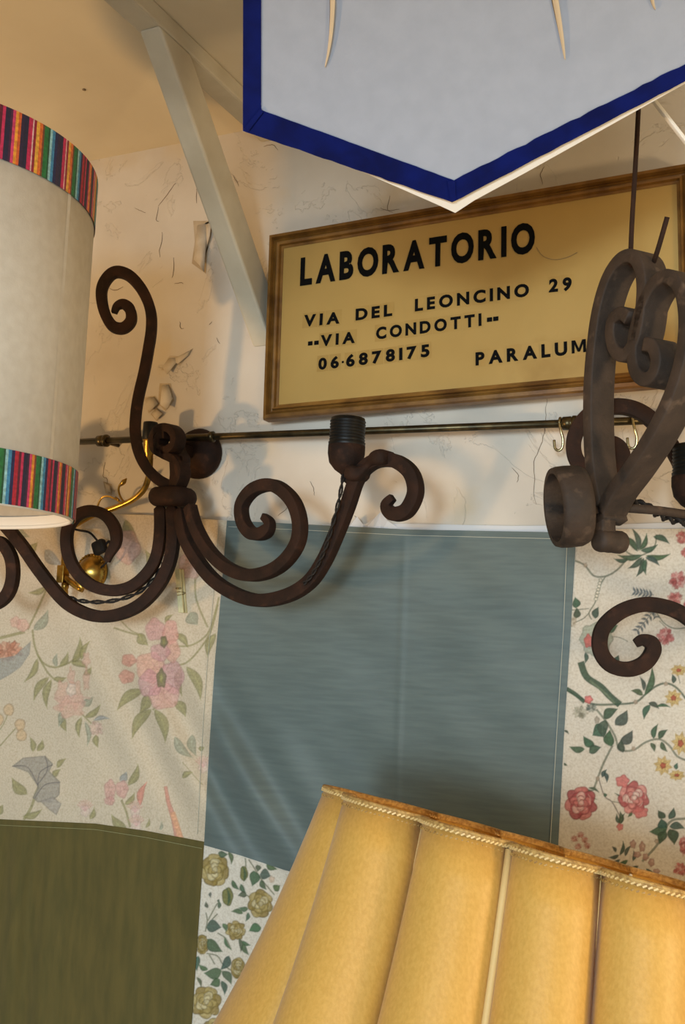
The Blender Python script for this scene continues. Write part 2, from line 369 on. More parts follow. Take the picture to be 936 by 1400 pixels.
for x, y in ((424, 469.5), (432.5, 468.6), (669, 437), (677.5, 435.8)):
    u, v = s_uv(x, y); obj('letter', boxm((0, 0, 0), (0, 0, 0)) if 0 else poly_prism([S(u+i*.0031, v+j*.0026, .0006) for i, j in ((-1, -1), (1, -1), (1, 1), (-1, 1))], sN*.0003), M['ink'], panel, smooth=False)
obj('scratch', sweep(smoothpath([S(*s_uv(x, y), .0006) for x, y in ((733, 338), (742, 350), (758, 355), (775, 352), (789, 345))], 4), rprof(.0006, .0004)), M['crack'], panel)
u, v = s_uv(468.5, 495); obj('letter', poly_prism([S(u+i*.0013, v+j*.0013, .0006) for i, j in ((-1, -1), (1, -1), (1, 1), (-1, 1))], sN*.0003), M['ink'], panel, smooth=False)

# ------------------------------------------------------------------ rod with hooks
ROFF = .035
rodp = [PW(x, y, ROFF) for x, y in ((-160, 612), (105, 605), (290, 600), (760, 581), (905, 576), (1250, 562))]
rp0, rp1 = PW(-160, 614, ROFF), PW(1250, 561, ROFF)
rod = empty('curtain_rod', rp0, 'thin dull brass rod fixed along the wall under the sign', 'rod')
def rodpt(x):
    a, b = 0., 1.
    for _ in range(40):
        m_ = (a+b)/2; a, b = (m_, b) if pxof(rp0.lerp(rp1, m_))[0] < x else (a, m_)
    return rp0.lerp(rp1, a)
rdir = (rp1-rp0).normalized()
obj('rod_tube', sweep([rp0, rp1], cprof(.0045, 14)), M['rod'], rod)
for x in (140, 778):
    c = rodpt(x); obj('collar', lathe([(.0045, -.008), (.0075, -.007), (.0078, .002), (.006, .003), (.0085, .004), (.0085, .008), (.0045, .009)], c, rdir), M['rod'], rod)
    V = sweep([c, Vector((c.x, 0, c.z))], cprof(.003, 8)); obj('bracket', V, M['rod'], rod)
c = rodpt(290); obj('bracket', lathe([(.0045, -.003), (.0072, -.002), (.0072, .002), (.0045, .003)], c, rdir), M['rod'], rod)
for x in (-120, 1200):
    c = rodpt(x); obj('bracket', sweep([c, Vector((c.x, 0, c.z))], cprof(.004, 8)), M['rod'], rod)
for x, lab in ((766, 'steel S hook on the rod beside the brass collar'), (866, 'steel S hook on the bare rod between the iron scrolls')):
    c = rodpt(x); u_, w_ = Vector((0, -1, 0)), Vector((0, 0, 1)); R_ = .0062
    pts = [c+u_*(-R_*math.cos(a))*1+w_*R_*math.sin(a) for a in np.linspace(-.3, math.pi+.2, 9)]
    q = pts[-1]
    e1 = Vector((1, 0, 0))
    low = c+Vector((0, -.004, -.027))
    pts += [c+Vector((.002, -.0065, -.010)), c+Vector((.004, -.005, -.019)), c+Vector((.003, -.004, -.028)), c+Vector((-.001, -.004, -.031)), c+Vector((-.005, -.004, -.028)), c+Vector((-.006, -.004, -.019))]
    prop(obj('s_hook', sweep(smoothpath(pts, 4), cprof(.0016, 8)), M['steel']), lab, 'hook', 'S hooks on the rod')

# ------------------------------------------------------------------ patchwork cloth
def gz(x, s): return np.exp(-(x/s)**2)
def win(y, a, b, s): return 1/(1+np.exp(-(y-a)/s))/(1+np.exp((y-b)/s))
def folds(x, y):
    t = (x-225)*.906-(y-990)*.423
    f = .0070*np.cos(t*2*np.pi/62)*gz(t, 75)*win(y, 840, 1120, 30)
    t2 = (x-345)*.86-(y-1080)*.50
    f = f+.0075*np.cos(t2*2*np.pi/70)*gz(t2, 80)*win(y, 980, 1230, 30)*win(x, 288, 500, 12)
    t3 = (x-700)*.8+(y-1060)*.45
    f = f+.0060*gz(t3, 60)*win(y, 930, 1250, 40)*win(x, 560, 790, 25)
    f = f+.0011*gz(x-548+(y-900)*.03, 4)*win(y, 735, 1300, 12)*win(x, 300, 790, 10)-.0008*gz(y-945-(x-540)*.02, 5)*win(x, 300, 780, 10)
    f = f+.005*np.cos((x-30+(y-1120)*.08)*2*np.pi/48)*gz(x-30, 45)*win(y, 1135, 3000, 14)
    f = f+.0045*np.cos((x-165)*2*np.pi/130)*gz(x-150, 120)*win(y, 1160, 3000, 40)
    f = f+.0016*np.sin(x/37.+y/61.)+.0014*np.sin(x/53.-y/29.+1)+.0007*np.sin(x/17.-y/23.+2)
    f = f+.0007*np.sin(x/13.+y/19.)*win(x, 270, 310, 6)
    f = f-.0012*gz(y-963, 2.5)*win(x, 765, 2000, 3)
    return np.maximum(.0125+f, .0028)
RTn, UPn, FWn, CAMn = [np.array(v) for v in (RT, UP, FW, CAM)]
def PWn(x, y, off):
    d = RTn*((x-468)/FPX)[..., None]-UPn*((y-700)/FPX)[..., None]+FWn
    t = (-off-CAMn[1])/d[..., 1]; return CAMn+d*t[..., None]
def pl(pts):
    a = np.array(pts, float); return lambda q: np.interp(q, a[:, 0], a[:, 1]) if True else 0
def patch_grid(xs, ys, xL, xR, yT, yB):
    """xs, ys: 0..1 parameters; boundaries are functions of pixel row / column"""
    U, Vv = np.meshgrid(xs, ys); X = xL(700+0*U)+(xR(700+0*U)-xL(700+0*U))*U; Y = 0*X
    for _ in range(12):
        Y = yT(X)+(yB(X)-yT(X))*Vv; X = xL(Y)+(xR(Y)-xL(Y))*U
    return X, Y
hang = empty('patchwork_cloth', PW(540, 1000, .004), 'patchwork cloth of floral, blue-grey and olive squares hung on the wall below the rod', 'cloth')
def patch(name, X, Y, m, label, colors=None, extra=0.0):
    off = folds(X, Y)+extra; P = PWn(X, Y, off); ny, nx = X.shape
    idx = np.arange(nx*ny).reshape(ny, nx)
    F = np.stack([idx[1:, :-1], idx[1:, 1:], idx[:-1, 1:], idx[:-1, :-1]], -1).reshape(-1, 4)
    me = bpy.data.meshes.new(name); me.vertices.add(nx*ny); me.vertices.foreach_set('co', P.reshape(-1).astype(np.float32))
    me.loops.add(F.size); me.loops.foreach_set('vertex_index', F.reshape(-1).astype(np.int32))
    me.polygons.add(len(F)); me.polygons.foreach_set('loop_start', np.arange(0, F.size, 4, dtype=np.int32))
    me.update(calc_edges=True); me.polygons.foreach_set('use_smooth', np.ones(len(F), bool))
    if colors is not None:
        at = me.color_attributes.new('Col', 'FLOAT_COLOR', 'POINT'); c = np.ones((nx*ny, 4), np.float32); c[:, :3] = colors.reshape(-1, 3); at.data.foreach_set('color', c.reshape(-1))
    me.materials.append(m); me.validate()
    o = bpy.data.objects.new(name, me); COL.objects.link(o); setparent(o, hang); o['label'] = label; return o

class Paint:
    """prints flat shapes of one colour on the cloth's vertices (in pixels of the photograph's frame)"""
    def __init__(s, X, Y, base):
        s.X, s.Y = X.ravel(), Y.ravel(); s.c = np.tile(lin(base), (s.X.size, 1)); s.shape = X.shape
        s.o = (0, 0); s.k = 1.0; rs = np.random.RandomState(3)
        s.jx = 0
        s.n = sum(np.sin(s.X*a+s.Y*b+p) for a, b, p in rs.uniform(-1.3, 1.3, (7, 3)))/3.5
    def T(s, p): return (s.o[0]+p[0]/s.k, s.o[1]+p[1]/s.k)
    def poly(s, pts, col, alpha=.9, edge=.35, raw=False, soft=.7, tex=.1):
        P = np.array(pts if raw else [s.T(p) for p in pts], float)
        lo, hi = P.min(0)-2, P.max(0)+2
        ix = np.nonzero((s.X > lo[0]) & (s.X < hi[0]) & (s.Y > lo[1]) & (s.Y < hi[1]))[0]
        if not len(ix): return
        x, y = s.X[ix], s.Y[ix]; ins = np.zeros(len(ix), bool); d = np.full(len(ix), 1e9); Q = np.roll(P, -1, 0)
        for (ax_, ay_), (bx, by) in zip(P, Q):
            dx, dy = bx-ax_, by-ay_
            c = ((ay_ > y) != (by > y)) & (x < dx*(y-ay_)/(dy if dy else 1e-9)+ax_); ins ^= c
            t = np.clip(((x-ax_)*dx+(y-ay_)*dy)/(dx*dx+dy*dy+1e-9), 0, 1); d = np.minimum(d, (x-ax_-t*dx)**2+(y-ay_-t*dy)**2)
        sd = np.where(ins, -1, 1)*np.sqrt(d); w = np.clip(.5-sd/(2*soft), 0, 1)*alpha
        cc = lin(col)*(1-edge*np.exp(-(np.minimum(sd, 0)/1.6)**2)*(sd < 1))[:, None]*(1+tex*s.n[ix])[:, None]
        s.c[ix] = s.c[ix]*(1-w)[:, None]+cc*w[:, None]
    def leaf(s, a, b, w, col, alpha=.88, vein=True, curve=.12):
        a, b = s.T(a), s.T(b); w = w/s.k/2; L = math.hypot(b[0]-a[0], b[1]-a[1]) or 1; e = ((b[0]-a[0])/L, (b[1]-a[1])/L); n = (-e[1], e[0])
        cv = curve*L*random.choice((-1, 1)); up, dn, md = [], [], []
        for i in range(13):
            t = i/12; r = w*math.sin(math.pi*t**.8)*(1.05-.25*t); m_ = cv*math.sin(math.pi*t)
            c = (a[0]+e[0]*L*t+n[0]*m_, a[1]+e[1]*L*t+n[1]*m_); md.append(c)
            up.append((c[0]+n[0]*r, c[1]+n[1]*r)); dn.append((c[0]-n[0]*r, c[1]-n[1]*r))
        s.poly(up+dn[::-1], col, alpha, .25, True)
        if vein and w > 2.2: s.line(md, .5, [min(255, q*1.25+12) for q in col], .5, raw=True)
    def line(s, pts, w, col, alpha=.85, raw=False, taper=False):
        P = [Vector((*(p if raw else s.T(p)), 0)) for p in pts]
        if len(P) > 2: P = smoothpath(P, 5)
        if not raw: w = w/s.k
        up, dn = [], []
        for i, p in enumerate(P):
            t = (P[min(len(P)-1, i+1)]-P[max(0, i-1)]).normalized(); n = Vector((-t.y, t.x, 0)); r = max(.42, w/2*((1-i/len(P)) if taper else 1))
            up.append((p+n*r)[:2]); dn.append((p-n*r)[:2])
        s.poly(up+dn[::-1], col, alpha, .1, True, soft=.6)
    def blob(s, c, rx, ry, col, alpha=.85, edge=.35, wob=.12, rot=0, lobes=5):
        c = s.T(c); ph = random.uniform(0, 6); pts = []
        for i in range(28):
            a = 2*math.pi*i/28; r = 1+wob*math.sin(lobes*a+ph)+.04*math.sin(3*a+ph*2)
            x, y = rx/s.k*r*math.cos(a), ry/s.k*r*math.sin(a)
            pts.append((c[0]+x*math.cos(rot)-y*math.sin(rot), c[1]+x*math.sin(rot)+y*math.cos(rot)))
        s.poly(pts, col, alpha, edge, True)
    def rose(s, c, rx, ry, dark, mid, light, rot=0):
        for i in range(7):                                              # outer petals
            a = rot+2*math.pi*i/7; s.blob((c[0]+rx*.62*math.cos(a), c[1]+ry*.62*math.sin(a)), rx*.44, ry*.40, mid if i % 2 else dark, .92, .45, .08, a, 3)
        s.blob(c, rx*.68, ry*.68, dark, .9, .2, .06)
        for k, (f, n) in enumerate(((.44, 5), (.24, 4), (.06, 2))):     # folded inner petals, light rims over dark hollows
            for i in range(n):
                a = rot+.7+2*math.pi*i/n+k*.6; q = (c[0]+rx*f*math.cos(a), c[1]+ry*f*math.sin(a)); w, h = rx*(.30-.05*k), ry*(.27-.05*k)
                s.blob(q, w, h, light if (i+k) % 2 else mid, .9, .5, .08, a, 3)
                s.line([(q[0]+w*math.cos(a+t), q[1]+h*math.sin(a+t)) for t in (-1, -.4, .3, 1)], 3.2, dark, .75)
        for i in range(9):
            a = random.uniform(0, 6.3); r1 = random.uniform(.3, .92); p = [(c[0]+rx*r1*math.cos(a+t), c[1]+ry*r1*math.sin(a+t)) for t in (0, .3, .6)]
            s.line(p, 2.6, dark if i % 2 else light, .6)
    def star(s, c, rx, ry, col, core, n=8):
        for i in range(n):
            a = 2*math.pi*i/n+.2; s.leaf(c, (c[0]+rx*math.cos(a), c[1]+ry*math.sin(a)), rx*.62, col, .92, False, 0)
            s.line([(c[0]+rx*.2*math.cos(a), c[1]+ry*.2*math.sin(a)), (c[0]+rx*.8*math.cos(a), c[1]+ry*.8*math.sin(a))], 2, [q*.7 for q in col], .6)
        s.blob(c, rx*.3, ry*.3, core, .9)
    def fluffy(s, c, rx, ry, col, n=16):
        s.blob(c, rx*.8, ry*.8, col, .6, .2, .18, 0, 9)
        for i in range(n):
            a = random.uniform(0, 6.28); r = random.uniform(.25, .8); q = (c[0]+rx*r*math.cos(a), c[1]+ry*r*math.sin(a))
            s.blob(q, rx*.24, ry*.2, (lambda j: [max(0, min(255, v+j)) for v in col])(random.uniform(-30, 26)), .75, .35, .15, a)
    def fern(s, a, b, w, col, n=6):
        s.line([a, b], 3, col)
        L = math.hypot(b[0]-a[0], b[1]-a[1]); e = ((b[0]-a[0])/L, (b[1]-a[1])/L)
        for i in range(n):
            t = (i+.6)/n; c = (a[0]+e[0]*L*t, a[1]+e[1]*L*t)
            for sg in (-1, 1): s.leaf(c, (c[0]+(-e[1]*sg*.8+e[0]*.6)*w, c[1]+(e[0]*sg*.8+e[1]*.6)*w), w*.4, col, .9, False, .05)
    def get(s): return s.c.reshape(s.shape+(3,))
lsp = lambda n: np.linspace(0, 1, n)
YL = [(690, 312), (712, 310), (800, 303), (900, 294), (1020, 286), (1150, 279), (1400, 262), (2000, 225)]      # seam between left and middle columns
YR = [(690, 790), (735, 787), (860, 780), (1000, 771), (1150, 763), (1400, 752), (2000, 730)]
xA, xB = pl(YL), pl(YR); LFT = lambda y: -260+0*y; RGT = lambda y: 1240+0*y
topL = pl([(-300, 690), (0, 700), (200, 704), (312, 712)]); topM = pl([(300, 711), (420, 717), (560, 724), (780, 728), (800, 728)]); topR = pl([(760, 727), (860, 723), (1300, 722)])
seamL = pl([(-300, 1098), (0, 1120), (130, 1126), (200, 1136), (280, 1151)]); seamM = pl([(270, 1153), (330, 1170), (390, 1190), (500, 1215), (790, 1290)])
BOT = lambda x: 1900+0*x

# left: faded flowers on cream
OL, GG, GB, PK, SA = (146,140,94), (150,152,132), (150,152,150), (206,152,146), (208,136,120)
X, Y = patch_grid(np.concatenate([np.linspace(0, .45, 60, False), np.linspace(.45, 1, 345)]), lsp(470), LFT, xA, topL, seamL)
p = Paint(X, Y, (204,189,166)); p.k = 2.925; p.o = (0, 690)
for a, w in (([(130,500),(140,570),(170,630),(220,650),(280,630),(320,600)], 8), ([(150,600),(190,670),(222,702)], 7), ([(-60,545),(0,533),(100,508)], 12), ([(110,500),(145,430),(185,340),(195,325)], 8),
             ([(320,830),(345,855),(365,875)], 6), ([(455,492),(510,510),(570,525)], 7), ([(480,460),(520,500),(560,520)], 5), ([(690,565),(765,562),(830,515),(860,430),(875,370)], 7),
             ([(695,642),(745,632),(800,575),(845,500),(870,400)], 7), ([(95,1260),(125,1210),(145,1150),(165,1110)], 11), ([(485,1180),(505,1230),(520,1290)], 8), ([(0,965),(30,930),(62,895)], 5), ([(0,900),(18,870),(30,840)], 4),
             ([(780,290),(785,380),(830,490)], 7), ([(640,800),(610,820)], 6), ([(730,1030),(790,1100),(810,1120)], 3)):
    p.line(a, w, OL, .75)
for a, b, w, c in (((150,615),(95,710),28,OL),((195,690),(135,785),32,OL),((205,700),(188,815),32,OL),((215,695),(265,692),26,OL),((290,635),(320,530),34,OL),((325,620),(360,545),26,OL),((285,632),(350,655),30,OL),
    ((335,680),(366,650),26,OL),((225,648),(228,595),22,GG),((240,645),(272,590),26,OL),((135,502),(192,420),42,GG),((185,330),(112,352),26,OL),((325,800),(372,768),34,GG),((340,850),(402,798),28,OL),
    ((325,850),(318,932),26,OL),((340,868),(348,966),22,GG),((253,848),(266,908),30,OL),((240,830),(234,888),26,GG),((385,920),(392,972),28,OL),((375,862),(438,856),20,GB),
    ((572,740),(468,822),46,OL),((590,758),(558,832),46,OL),((605,818),(528,936),46,OL),((618,818),(660,952),46,OL),((698,785),(742,848),42,OL),((722,650),(728,765),36,OL),((745,648),(802,782),44,OL),
    ((700,515),(752,572),32,OL),((555,515),(592,562),44,OL),((862,515),(830,612),36,OL),((698,928),(772,1012),40,GG),((768,920),(785,1005),40,GG),((728,1092),(770,1070),26,OL),((793,976),(817,970),22,OL),
    ((512,1122),(552,1036),34,OL),((500,1200),(538,1152),26,OL),((480,1105),(506,1068),32,GB),((560,1202),(588,1108),30,SA),((505,1298),(445,1238),40,OL),((108,1158),(48,1092),46,OL),((212,1092),(242,1058),26,OL),
    ((228,1052),(264,1016),24,OL),((132,988),(120,930),26,OL),((150,985),(170,940),28,OL),((92,1248),(168,1218),30,OL),((360,1258),(376,1212),24,OL),((583,1292),(597,1255),14,OL),((640,1302),(645,1268),14,GG),
    ((0,1240),(12,1200),30,OL),((760,430),(790,480),60,GG),((800,200),(780,300),40,OL),((530,230),(550,130),34,GG),((600,260),(580,180),34,OL),((440,300),(410,190),40,GG),((60,90),(190,60),50,OL),((30,60),(120,130),50,GG),((500,60),(560,160),50,OL),
    ((180,180),(250,240),50,GB),((80,200),(150,150),50,OL),((660,470),(690,440),20,OL),((-60,600),(-10,700),40,OL),((-160,900),(-100,1000),50,OL),((-250,1000),(-190,920),40,GG)):
    p.leaf(a, b, w, c, .8)
for c, rx, ry, col in (((600,650),58,62,(214,158,142)),((690,690),46,66,(204,152,158)),((655,765),62,55,(208,156,150)),((600,715),48,55,(200,148,154)),((620,500),40,46,(208,152,154)),((682,510),32,50,(212,150,142)),((690,585),30,48,(216,160,146)),
                       ((640,590),40,36,(204,152,156)),((515,622),30,26,SA),((506,688),32,28,SA),((440,1140),24,42,PK),((488,1138),26,36,PK),((438,1185),22,18,PK),((62,470),22,24,(214,168,152)),((92,482),25,27,(214,168,152)),
                       ((510,170),50,70,(206,160,150)),((760,240),46,60,(214,170,160)),((-120,800),60,80,PK)):
    p.blob(c, rx, ry, col, .62, .3, .07)
    for t in range(7):
        a_ = random.uniform(0, 6.3); p.line([(c[0]+rx*.2*math.cos(a_), c[1]+ry*.2*math.sin(a_)), (c[0]+rx*.85*math.cos(a_+.1), c[1]+ry*.85*math.sin(a_+.1))], 2.5, [v*.86 for v in col], .45)
for c, rx, ry in (((645,695),20,38),((655,548),15,24)):
    p.blob(c, rx, ry, (120,118,84), .85); p.blob(c, rx*.4, ry*.5, (170,164,110), .8)
for i in range(14):
    a = i*.45; p.line([(645+28*math.cos(a), 695+42*math.sin(a)), (645+60*math.cos(a), 695+85*math.sin(a))], 2.5, (186,130,134), .5)
for c, rx, ry in (((285,695),15,45),((248,760),26,58),((300,760),30,58),((345,700),14,44),((280,815),60,36),((345,620),16,30)): p.blob(c, rx, ry, (208,162,144), .55, .25, .2)
for i in range(18):
    a = random.uniform(-2.8, -.3)*-1; p.line([(285, 760), (285+90*math.cos(a)*random.uniform(.6,1), 750+100*math.sin(a)*random.uniform(.5,1))], 4, (214,176,160), .6)
p.blob((285,740),20,26,(222,206,190),.7); p.fluffy((385,895),32,34,(218,186,170),9)
p.fluffy((25,585),75,46,(204,146,120),22)
p.poly([(-60,600),(0,615),(60,603),(124,545),(118,598),(82,650),(40,680),(0,702),(-60,700)], (152,152,146), .75, .15)
p.poly([(48,1046),(92,1012),(180,1004),(212,1036),(198,1066),(240,1108),(238,1160),(205,1190),(150,1190),(130,1172),(152,1128),(112,1070)], (158,151,140), .85, .35)
p.poly([(160,1185),(212,1168),(246,1196),(226,1242),(196,1220)], (166,158,148), .8, .35)
for a in ([(50,1046),(110,1050),(150,1120)], [(210,1040),(160,1070),(150,1130)], [(240,1110),(180,1120),(140,1172)], [(150,1120),(190,1060),(180,1006)]): p.line(a, 4, (104,98,98), .7)
for c in ((35,820),(80,880),(86,922),(-6,860)): p.blob(c, 22, 25, (206,176,138), .8, .4, .03)
p.poly([(655,1128),(668,1124),(682,1190),(712,1270),(738,1345),(700,1345),(684,1260),(664,1190)], (206,132,116), .7, .3); p.line([(690,1230),(712,1300),(725,1345)], 22, (222,170,130), .7)
for c in ((540,1230), (812,1050), (340,1225), (545,1285)):
    for i in range(9):
        a = -.6-i*.24; p.line([c, (c[0]+38*math.cos(a), c[1]+46*math.sin(a))], 3.5, (212,150,146), .6)
    p.blob(c, 20, 24, (222,196,188), .5)
for i in range(11):                          # the print goes on beyond the picture's edge
    c = (random.uniform(-720, -120), 60+115*i)
    for k in range(5):
        a = random.uniform(0, 6.3); p.leaf((c[0]+40*math.cos(a), c[1]+40*math.sin(a)), (c[0]+130*math.cos(a), c[1]+130*math.sin(a)), 40, OL if k % 2 else GG, .8)
    for k in range(4): p.blob((c[0]+random.uniform(-35, 35), c[1]+random.uniform(-35, 35)), 42, 46, PK if i % 3 else GB, .6, .3, .08)
patch('fabric_patch', X, Y, M['print'], 'cream cotton square printed with faded pink and olive flowers', p.get())

# right: jacobean flowers on ivory
DG, SG, RO, YE = (62,84,66), (120,124,108), (178,96,92), (200,174,116)
X, Y = patch_grid(np.concatenate([np.linspace(0, .37, 215, False), np.linspace(.37, 1, 90)]), np.concatenate([np.linspace(0, .45, 590, False), np.linspace(.45, 1, 60)]), xB, RGT, topR, BOT)
p = Paint(X, Y, (206,198,184)); p.k = 2.801; p.o = (740, 720)
def jac(ox, oy):
    p.o = (740+ox, 720+oy)
    for a, w, c in (([(128,130),(165,148),(200,188),(245,190),(290,165),(330,120)],7,SG),([(245,190),(216,240),(205,290),(182,330),(192,356)],5,SG),([(115,320),(180,314)],4,SG),([(182,330),(160,352),(120,370)],4,SG),
        ([(90,622),(150,658),(200,680),(290,680),(360,672),(400,640),(440,610),(480,600),(520,620),(560,670)],8,(88,100,84)),([(210,700),(250,750),(280,800),(300,852),(350,856),(400,825),(450,814),(490,840),(520,880),(570,900)],8,SG),
        ([(272,838),(240,900),(218,955),(202,1000)],8,SG),([(216,955),(240,1030),(270,1055),(300,1110)],4,(100,90,84)),([(270,1052),(310,1060)],4,SG),([(600,1115),(549,1118),(490,1132),(445,1215),(385,1282)],9,SG),([(440,330),(470,370),(510,390),(560,386)],5,SG),
        ([(440,30),(430,80),(380,110),(330,100),(300,50)],6,SG),([(262,420),(300,425),(330,440)],3,SG),([(480,390),(450,360)],3,SG),([(520,560),(530,600)],3,SG)):
        p.line(a, w, c, .9)
    for t in range(7): p.blob((226-3*t, 205+12*t), 8, 8, SG, .8, 0); p.blob((226-3*t, 205+12*t), 4.5, 4.5, (216,207,190), 1, 0)
    for q in ((168,148),(476,602),(352,850),(440,1205),(215,965),(360,672)): p.blob(q, 8, 9, (176,160,140), .9)
    for a, b, w in (((368,95),(300,35),26),((372,92),(345,5),24),((376,90),(402,25),22),((380,92),(445,68),24),((428,38),(490,66),26),((385,110),(290,108),24),((384,118),(330,160),24),((390,120),(362,192),26),((400,112),(494,104),24),((398,118),(452,150),22),
        ((330,128),(276,122),18),((400,125),(400,185),22),((130,312),(128,270),34),((130,352),(134,310),30),((205,352),(218,308),30),((255,405),(292,378),34),((168,482),(166,524),18),((275,520),(295,492),24),((395,645),(422,535),28),((388,645),(342,628),24),((392,628),(376,575),18),
        ((410,675),(450,698),22),((415,682),(392,738),26),((440,688),(494,692),14),((238,735),(292,698),40),((282,760),(328,702),46),((248,775),(195,800),58),((244,740),(238,810),44),((266,842),(262,778),44),((303,832),(348,780),42),((312,865),(305,815),32),((202,842),(160,802),34),((165,852),(106,842),28),((182,866),(228,845),36),
        ((428,812),(446,756),24),((448,812),(482,778),26),((418,828),(432,862),20),((458,824),(482,862),22),((474,1115),(446,1086),30),((488,1120),(506,1076),28),((482,1150),(412,1168),42),((490,1148),(548,1156),32),((477,1168),(452,1216),38),((490,1158),(508,1218),46),((472,1155),(458,1118),40),
        ((300,1258),(312,1204),16),((296,1258),(256,1266),16),((320,1262),(345,1220),16),((285,1246),(270,1225),14),((330,1278),(290,1290),18),((370,1300),(330,1310),18),((400,1310),(440,1330),16),((350,1280),(352,1240),16),((300,1275),(262,1290),16),((150,1000),(200,1010),16),((165,1005),(212,1045),14),((180,1000),(222,1020),12),
        ((330,1080),(280,1020),16),((345,1090),(330,1112),14),((300,1138),(288,1100),16),((305,1136),(318,1098),14),((300,1140),(300,1090),22),((240,940),(250,980),18),((232,960),(250,930),18),((245,1035),(240,1020),14),((505,600),(500,565),20),((515,930),(520,905),18),((85,780),(105,795),10),((85,905),(100,915),10)):
        p.leaf(a, b, w, [v+random.uniform(-8, 10) for v in DG], .95)
    p.line([(150,518),(172,575),(225,612),(262,650),(300,682)], 26, DG, .95); p.line([(185,590),(235,630),(280,676)], 8, (120,134,108), .6); p.line([(95,620),(130,642),(165,672)], 16, DG, .95)
    p.fern((430,262),(355,248),22,(84,98,106)); p.fern((432,318),(365,402),24,(84,98,106)); p.fern((420,280),(440,350),18,(84,98,106),4)
    p.blob((210,432),62,66,(150,160,142),.75,.45,.08,0,8); p.blob((180,438),18,26,(196,104,96),.9); p.blob((215,440),22,34,(190,178,150),.8)
    p.rose((150,1060),60,66,(158,74,76),(190,112,106),(216,172,160),.3); p.rose((352,1038),58,62,(170,84,84),(204,136,128),(222,192,180),1.1)
    p.blob((310,975),26,24,(198,112,108),.9); p.blob((378,1094),30,22,(198,112,108),.9); p.blob((300,1150),13,14,(196,110,104),.9)
    for c, rx, ry in (((522,205),38,40),((508,276),34,30),((474,420),36,40),((535,40),22,30),((548,100),18,20),((545,1222),20,46),((532,1312),30,28),((560,300),20,30)): p.fluffy(c, rx, ry, (190,108,104), 18)
    for c, rx, ry in (((505,656),36,36),((525,550),34,24),((532,830),38,48),((465,915),38,40),((518,952),34,22)): p.star(c, rx, ry, YE, (164,78,62))
    p.blob((180,662),16,16,(206,112,108),.9); p.fluffy((148,712),34,26,(160,156,136),12); p.fluffy((120,365),16,26,(186,172,150),8); p.fluffy((190,695),24,20,(110,120,110),10); p.blob((212,740),10,14,(150,140,124),.8)
    for c, rx, ry in (((350,1216),12,16),((385,1226),12,20),((366,1256),15,12),((420,1286),12,16),((398,1265),12,14),((440,1320),14,10)): p.blob(c, rx, ry, (170,134,124), .9); p.blob((c[0]+3, c[1]-5), rx*.5, ry*.5, (206,180,166), .7)
    for c in ((125,1195),(165,1200),(140,1225),(175,1222),(150,1180)): p.fluffy(c, 16, 15, (186,118,108), 5)
jac(0, 0); jac(196+25, -40); jac(190, 480); jac(-10, 500)
patch('fabric_patch', X, Y, M['print'], 'ivory cotton square printed with red roses and dark green leaves', p.get())

# lower middle: khaki roses
X, Y = patch_grid(np.concatenate([np.linspace(0, .33, 165, False), np.linspace(.33, 1, 60)]), np.concatenate([np.linspace(0, .37, 270, False), np.linspace(.37, 1, 40)]), xA, xB, seamM, BOT)
p = Paint(X, Y, (214,206,192)); p.k = 5.386
KH, KM, KL, RG = (146,124,62), (176,156,98), (206,192,150), (74,98,72)
for ox, oy in ((0, 0), (0, 225), (130, 60), (130, 280)):
    p.o = (260+ox, 1140+oy)
    for a in ([(430,190),(470,250),(520,330),(620,450)], [(405,180),(410,240)], [(115,580),(125,640),(110,720)], [(200,510),(150,600),(130,640)], [(200,590),(160,630)], [(120,880),(200,900),(240,960),(320,1020)], [(200,730),(260,770),(300,850)], [(140,890),(180,960)], [(415,450),(440,470)]): p.line(a, 9, (110,112,84), .85)
    for c, rx, ry, r_ in (((180,268),105,128,.2),((515,515),90,112,1.2),((335,712),72,72,2.),((115,1240),112,122,.7),((352,990),52,92,.4),((88,815),40,88,1.)): p.rose(c, rx, ry, KH, KM, KL, r_)
    for a, b, w in (((205,140),(278,150),52),((282,130),(302,225),36),((468,272),(455,385),86),((495,228),(495,278),46),((512,300),(592,312),86),((520,340),(562,412),44),((308,342),(362,412),38),((372,370),(412,440),38),((416,452),(352,455),48),((426,552),(358,543),42),((388,585),(302,572),42),((426,580),(408,644),32),
        ((522,690),(432,716),76),((118,690),(228,690),100),((128,775),(238,868),86),((252,765),(305,855),26),((360,770),(370,872),36),((380,790),(445,820),32),((388,808),(432,892),42),((285,898),(222,1002),66),((232,1010),(100,1025),92),((235,1010),(302,1108),64),((218,1072),(145,1112),70),((230,1082),(252,1186),48),((48,1055),(80,1132),28),((130,1000),(60,960),40),
        ((60,900),(50,1010),60),((620,420),(660,380),60),((200,500),(212,480),20),((130,545),(115,500),30),((210,550),(205,490),30),((150,430),(150,470),24),((560,220),(640,260),50),((240,660),(265,720),40),((200,1370),(260,1400),60)): p.leaf(a, b, w, [v+random.uniform(-8, 12) for v in RG], .93)
    for c, rx, ry in (((395,292),30,56),((275,462),42,68)): p.blob(c, rx, ry, (116,116,60), .95, .4, .05); p.leaf((c[0], c[1]+ry), (c[0]-10, c[1]-ry), 22, RG)
    p.blob((600,335), 22, 26, (206,176,150), .7)
patch('fabric_patch', X, Y, M['print'], 'white cotton square printed with khaki roses', p.get())
# plain silk squares
X, Y = patch_grid(lsp(150), lsp(150), xA, xB, topM, seamM)
patch('fabric_patch', X, Y, M['teal'], 'blue-grey slubbed silk square', extra=.0012)
X, Y = patch_grid(lsp(170), lsp(150), LFT, xA, seamL, BOT)
patch('fabric_patch', X, Y, M['olive'], 'olive green silk square', extra=.0010)
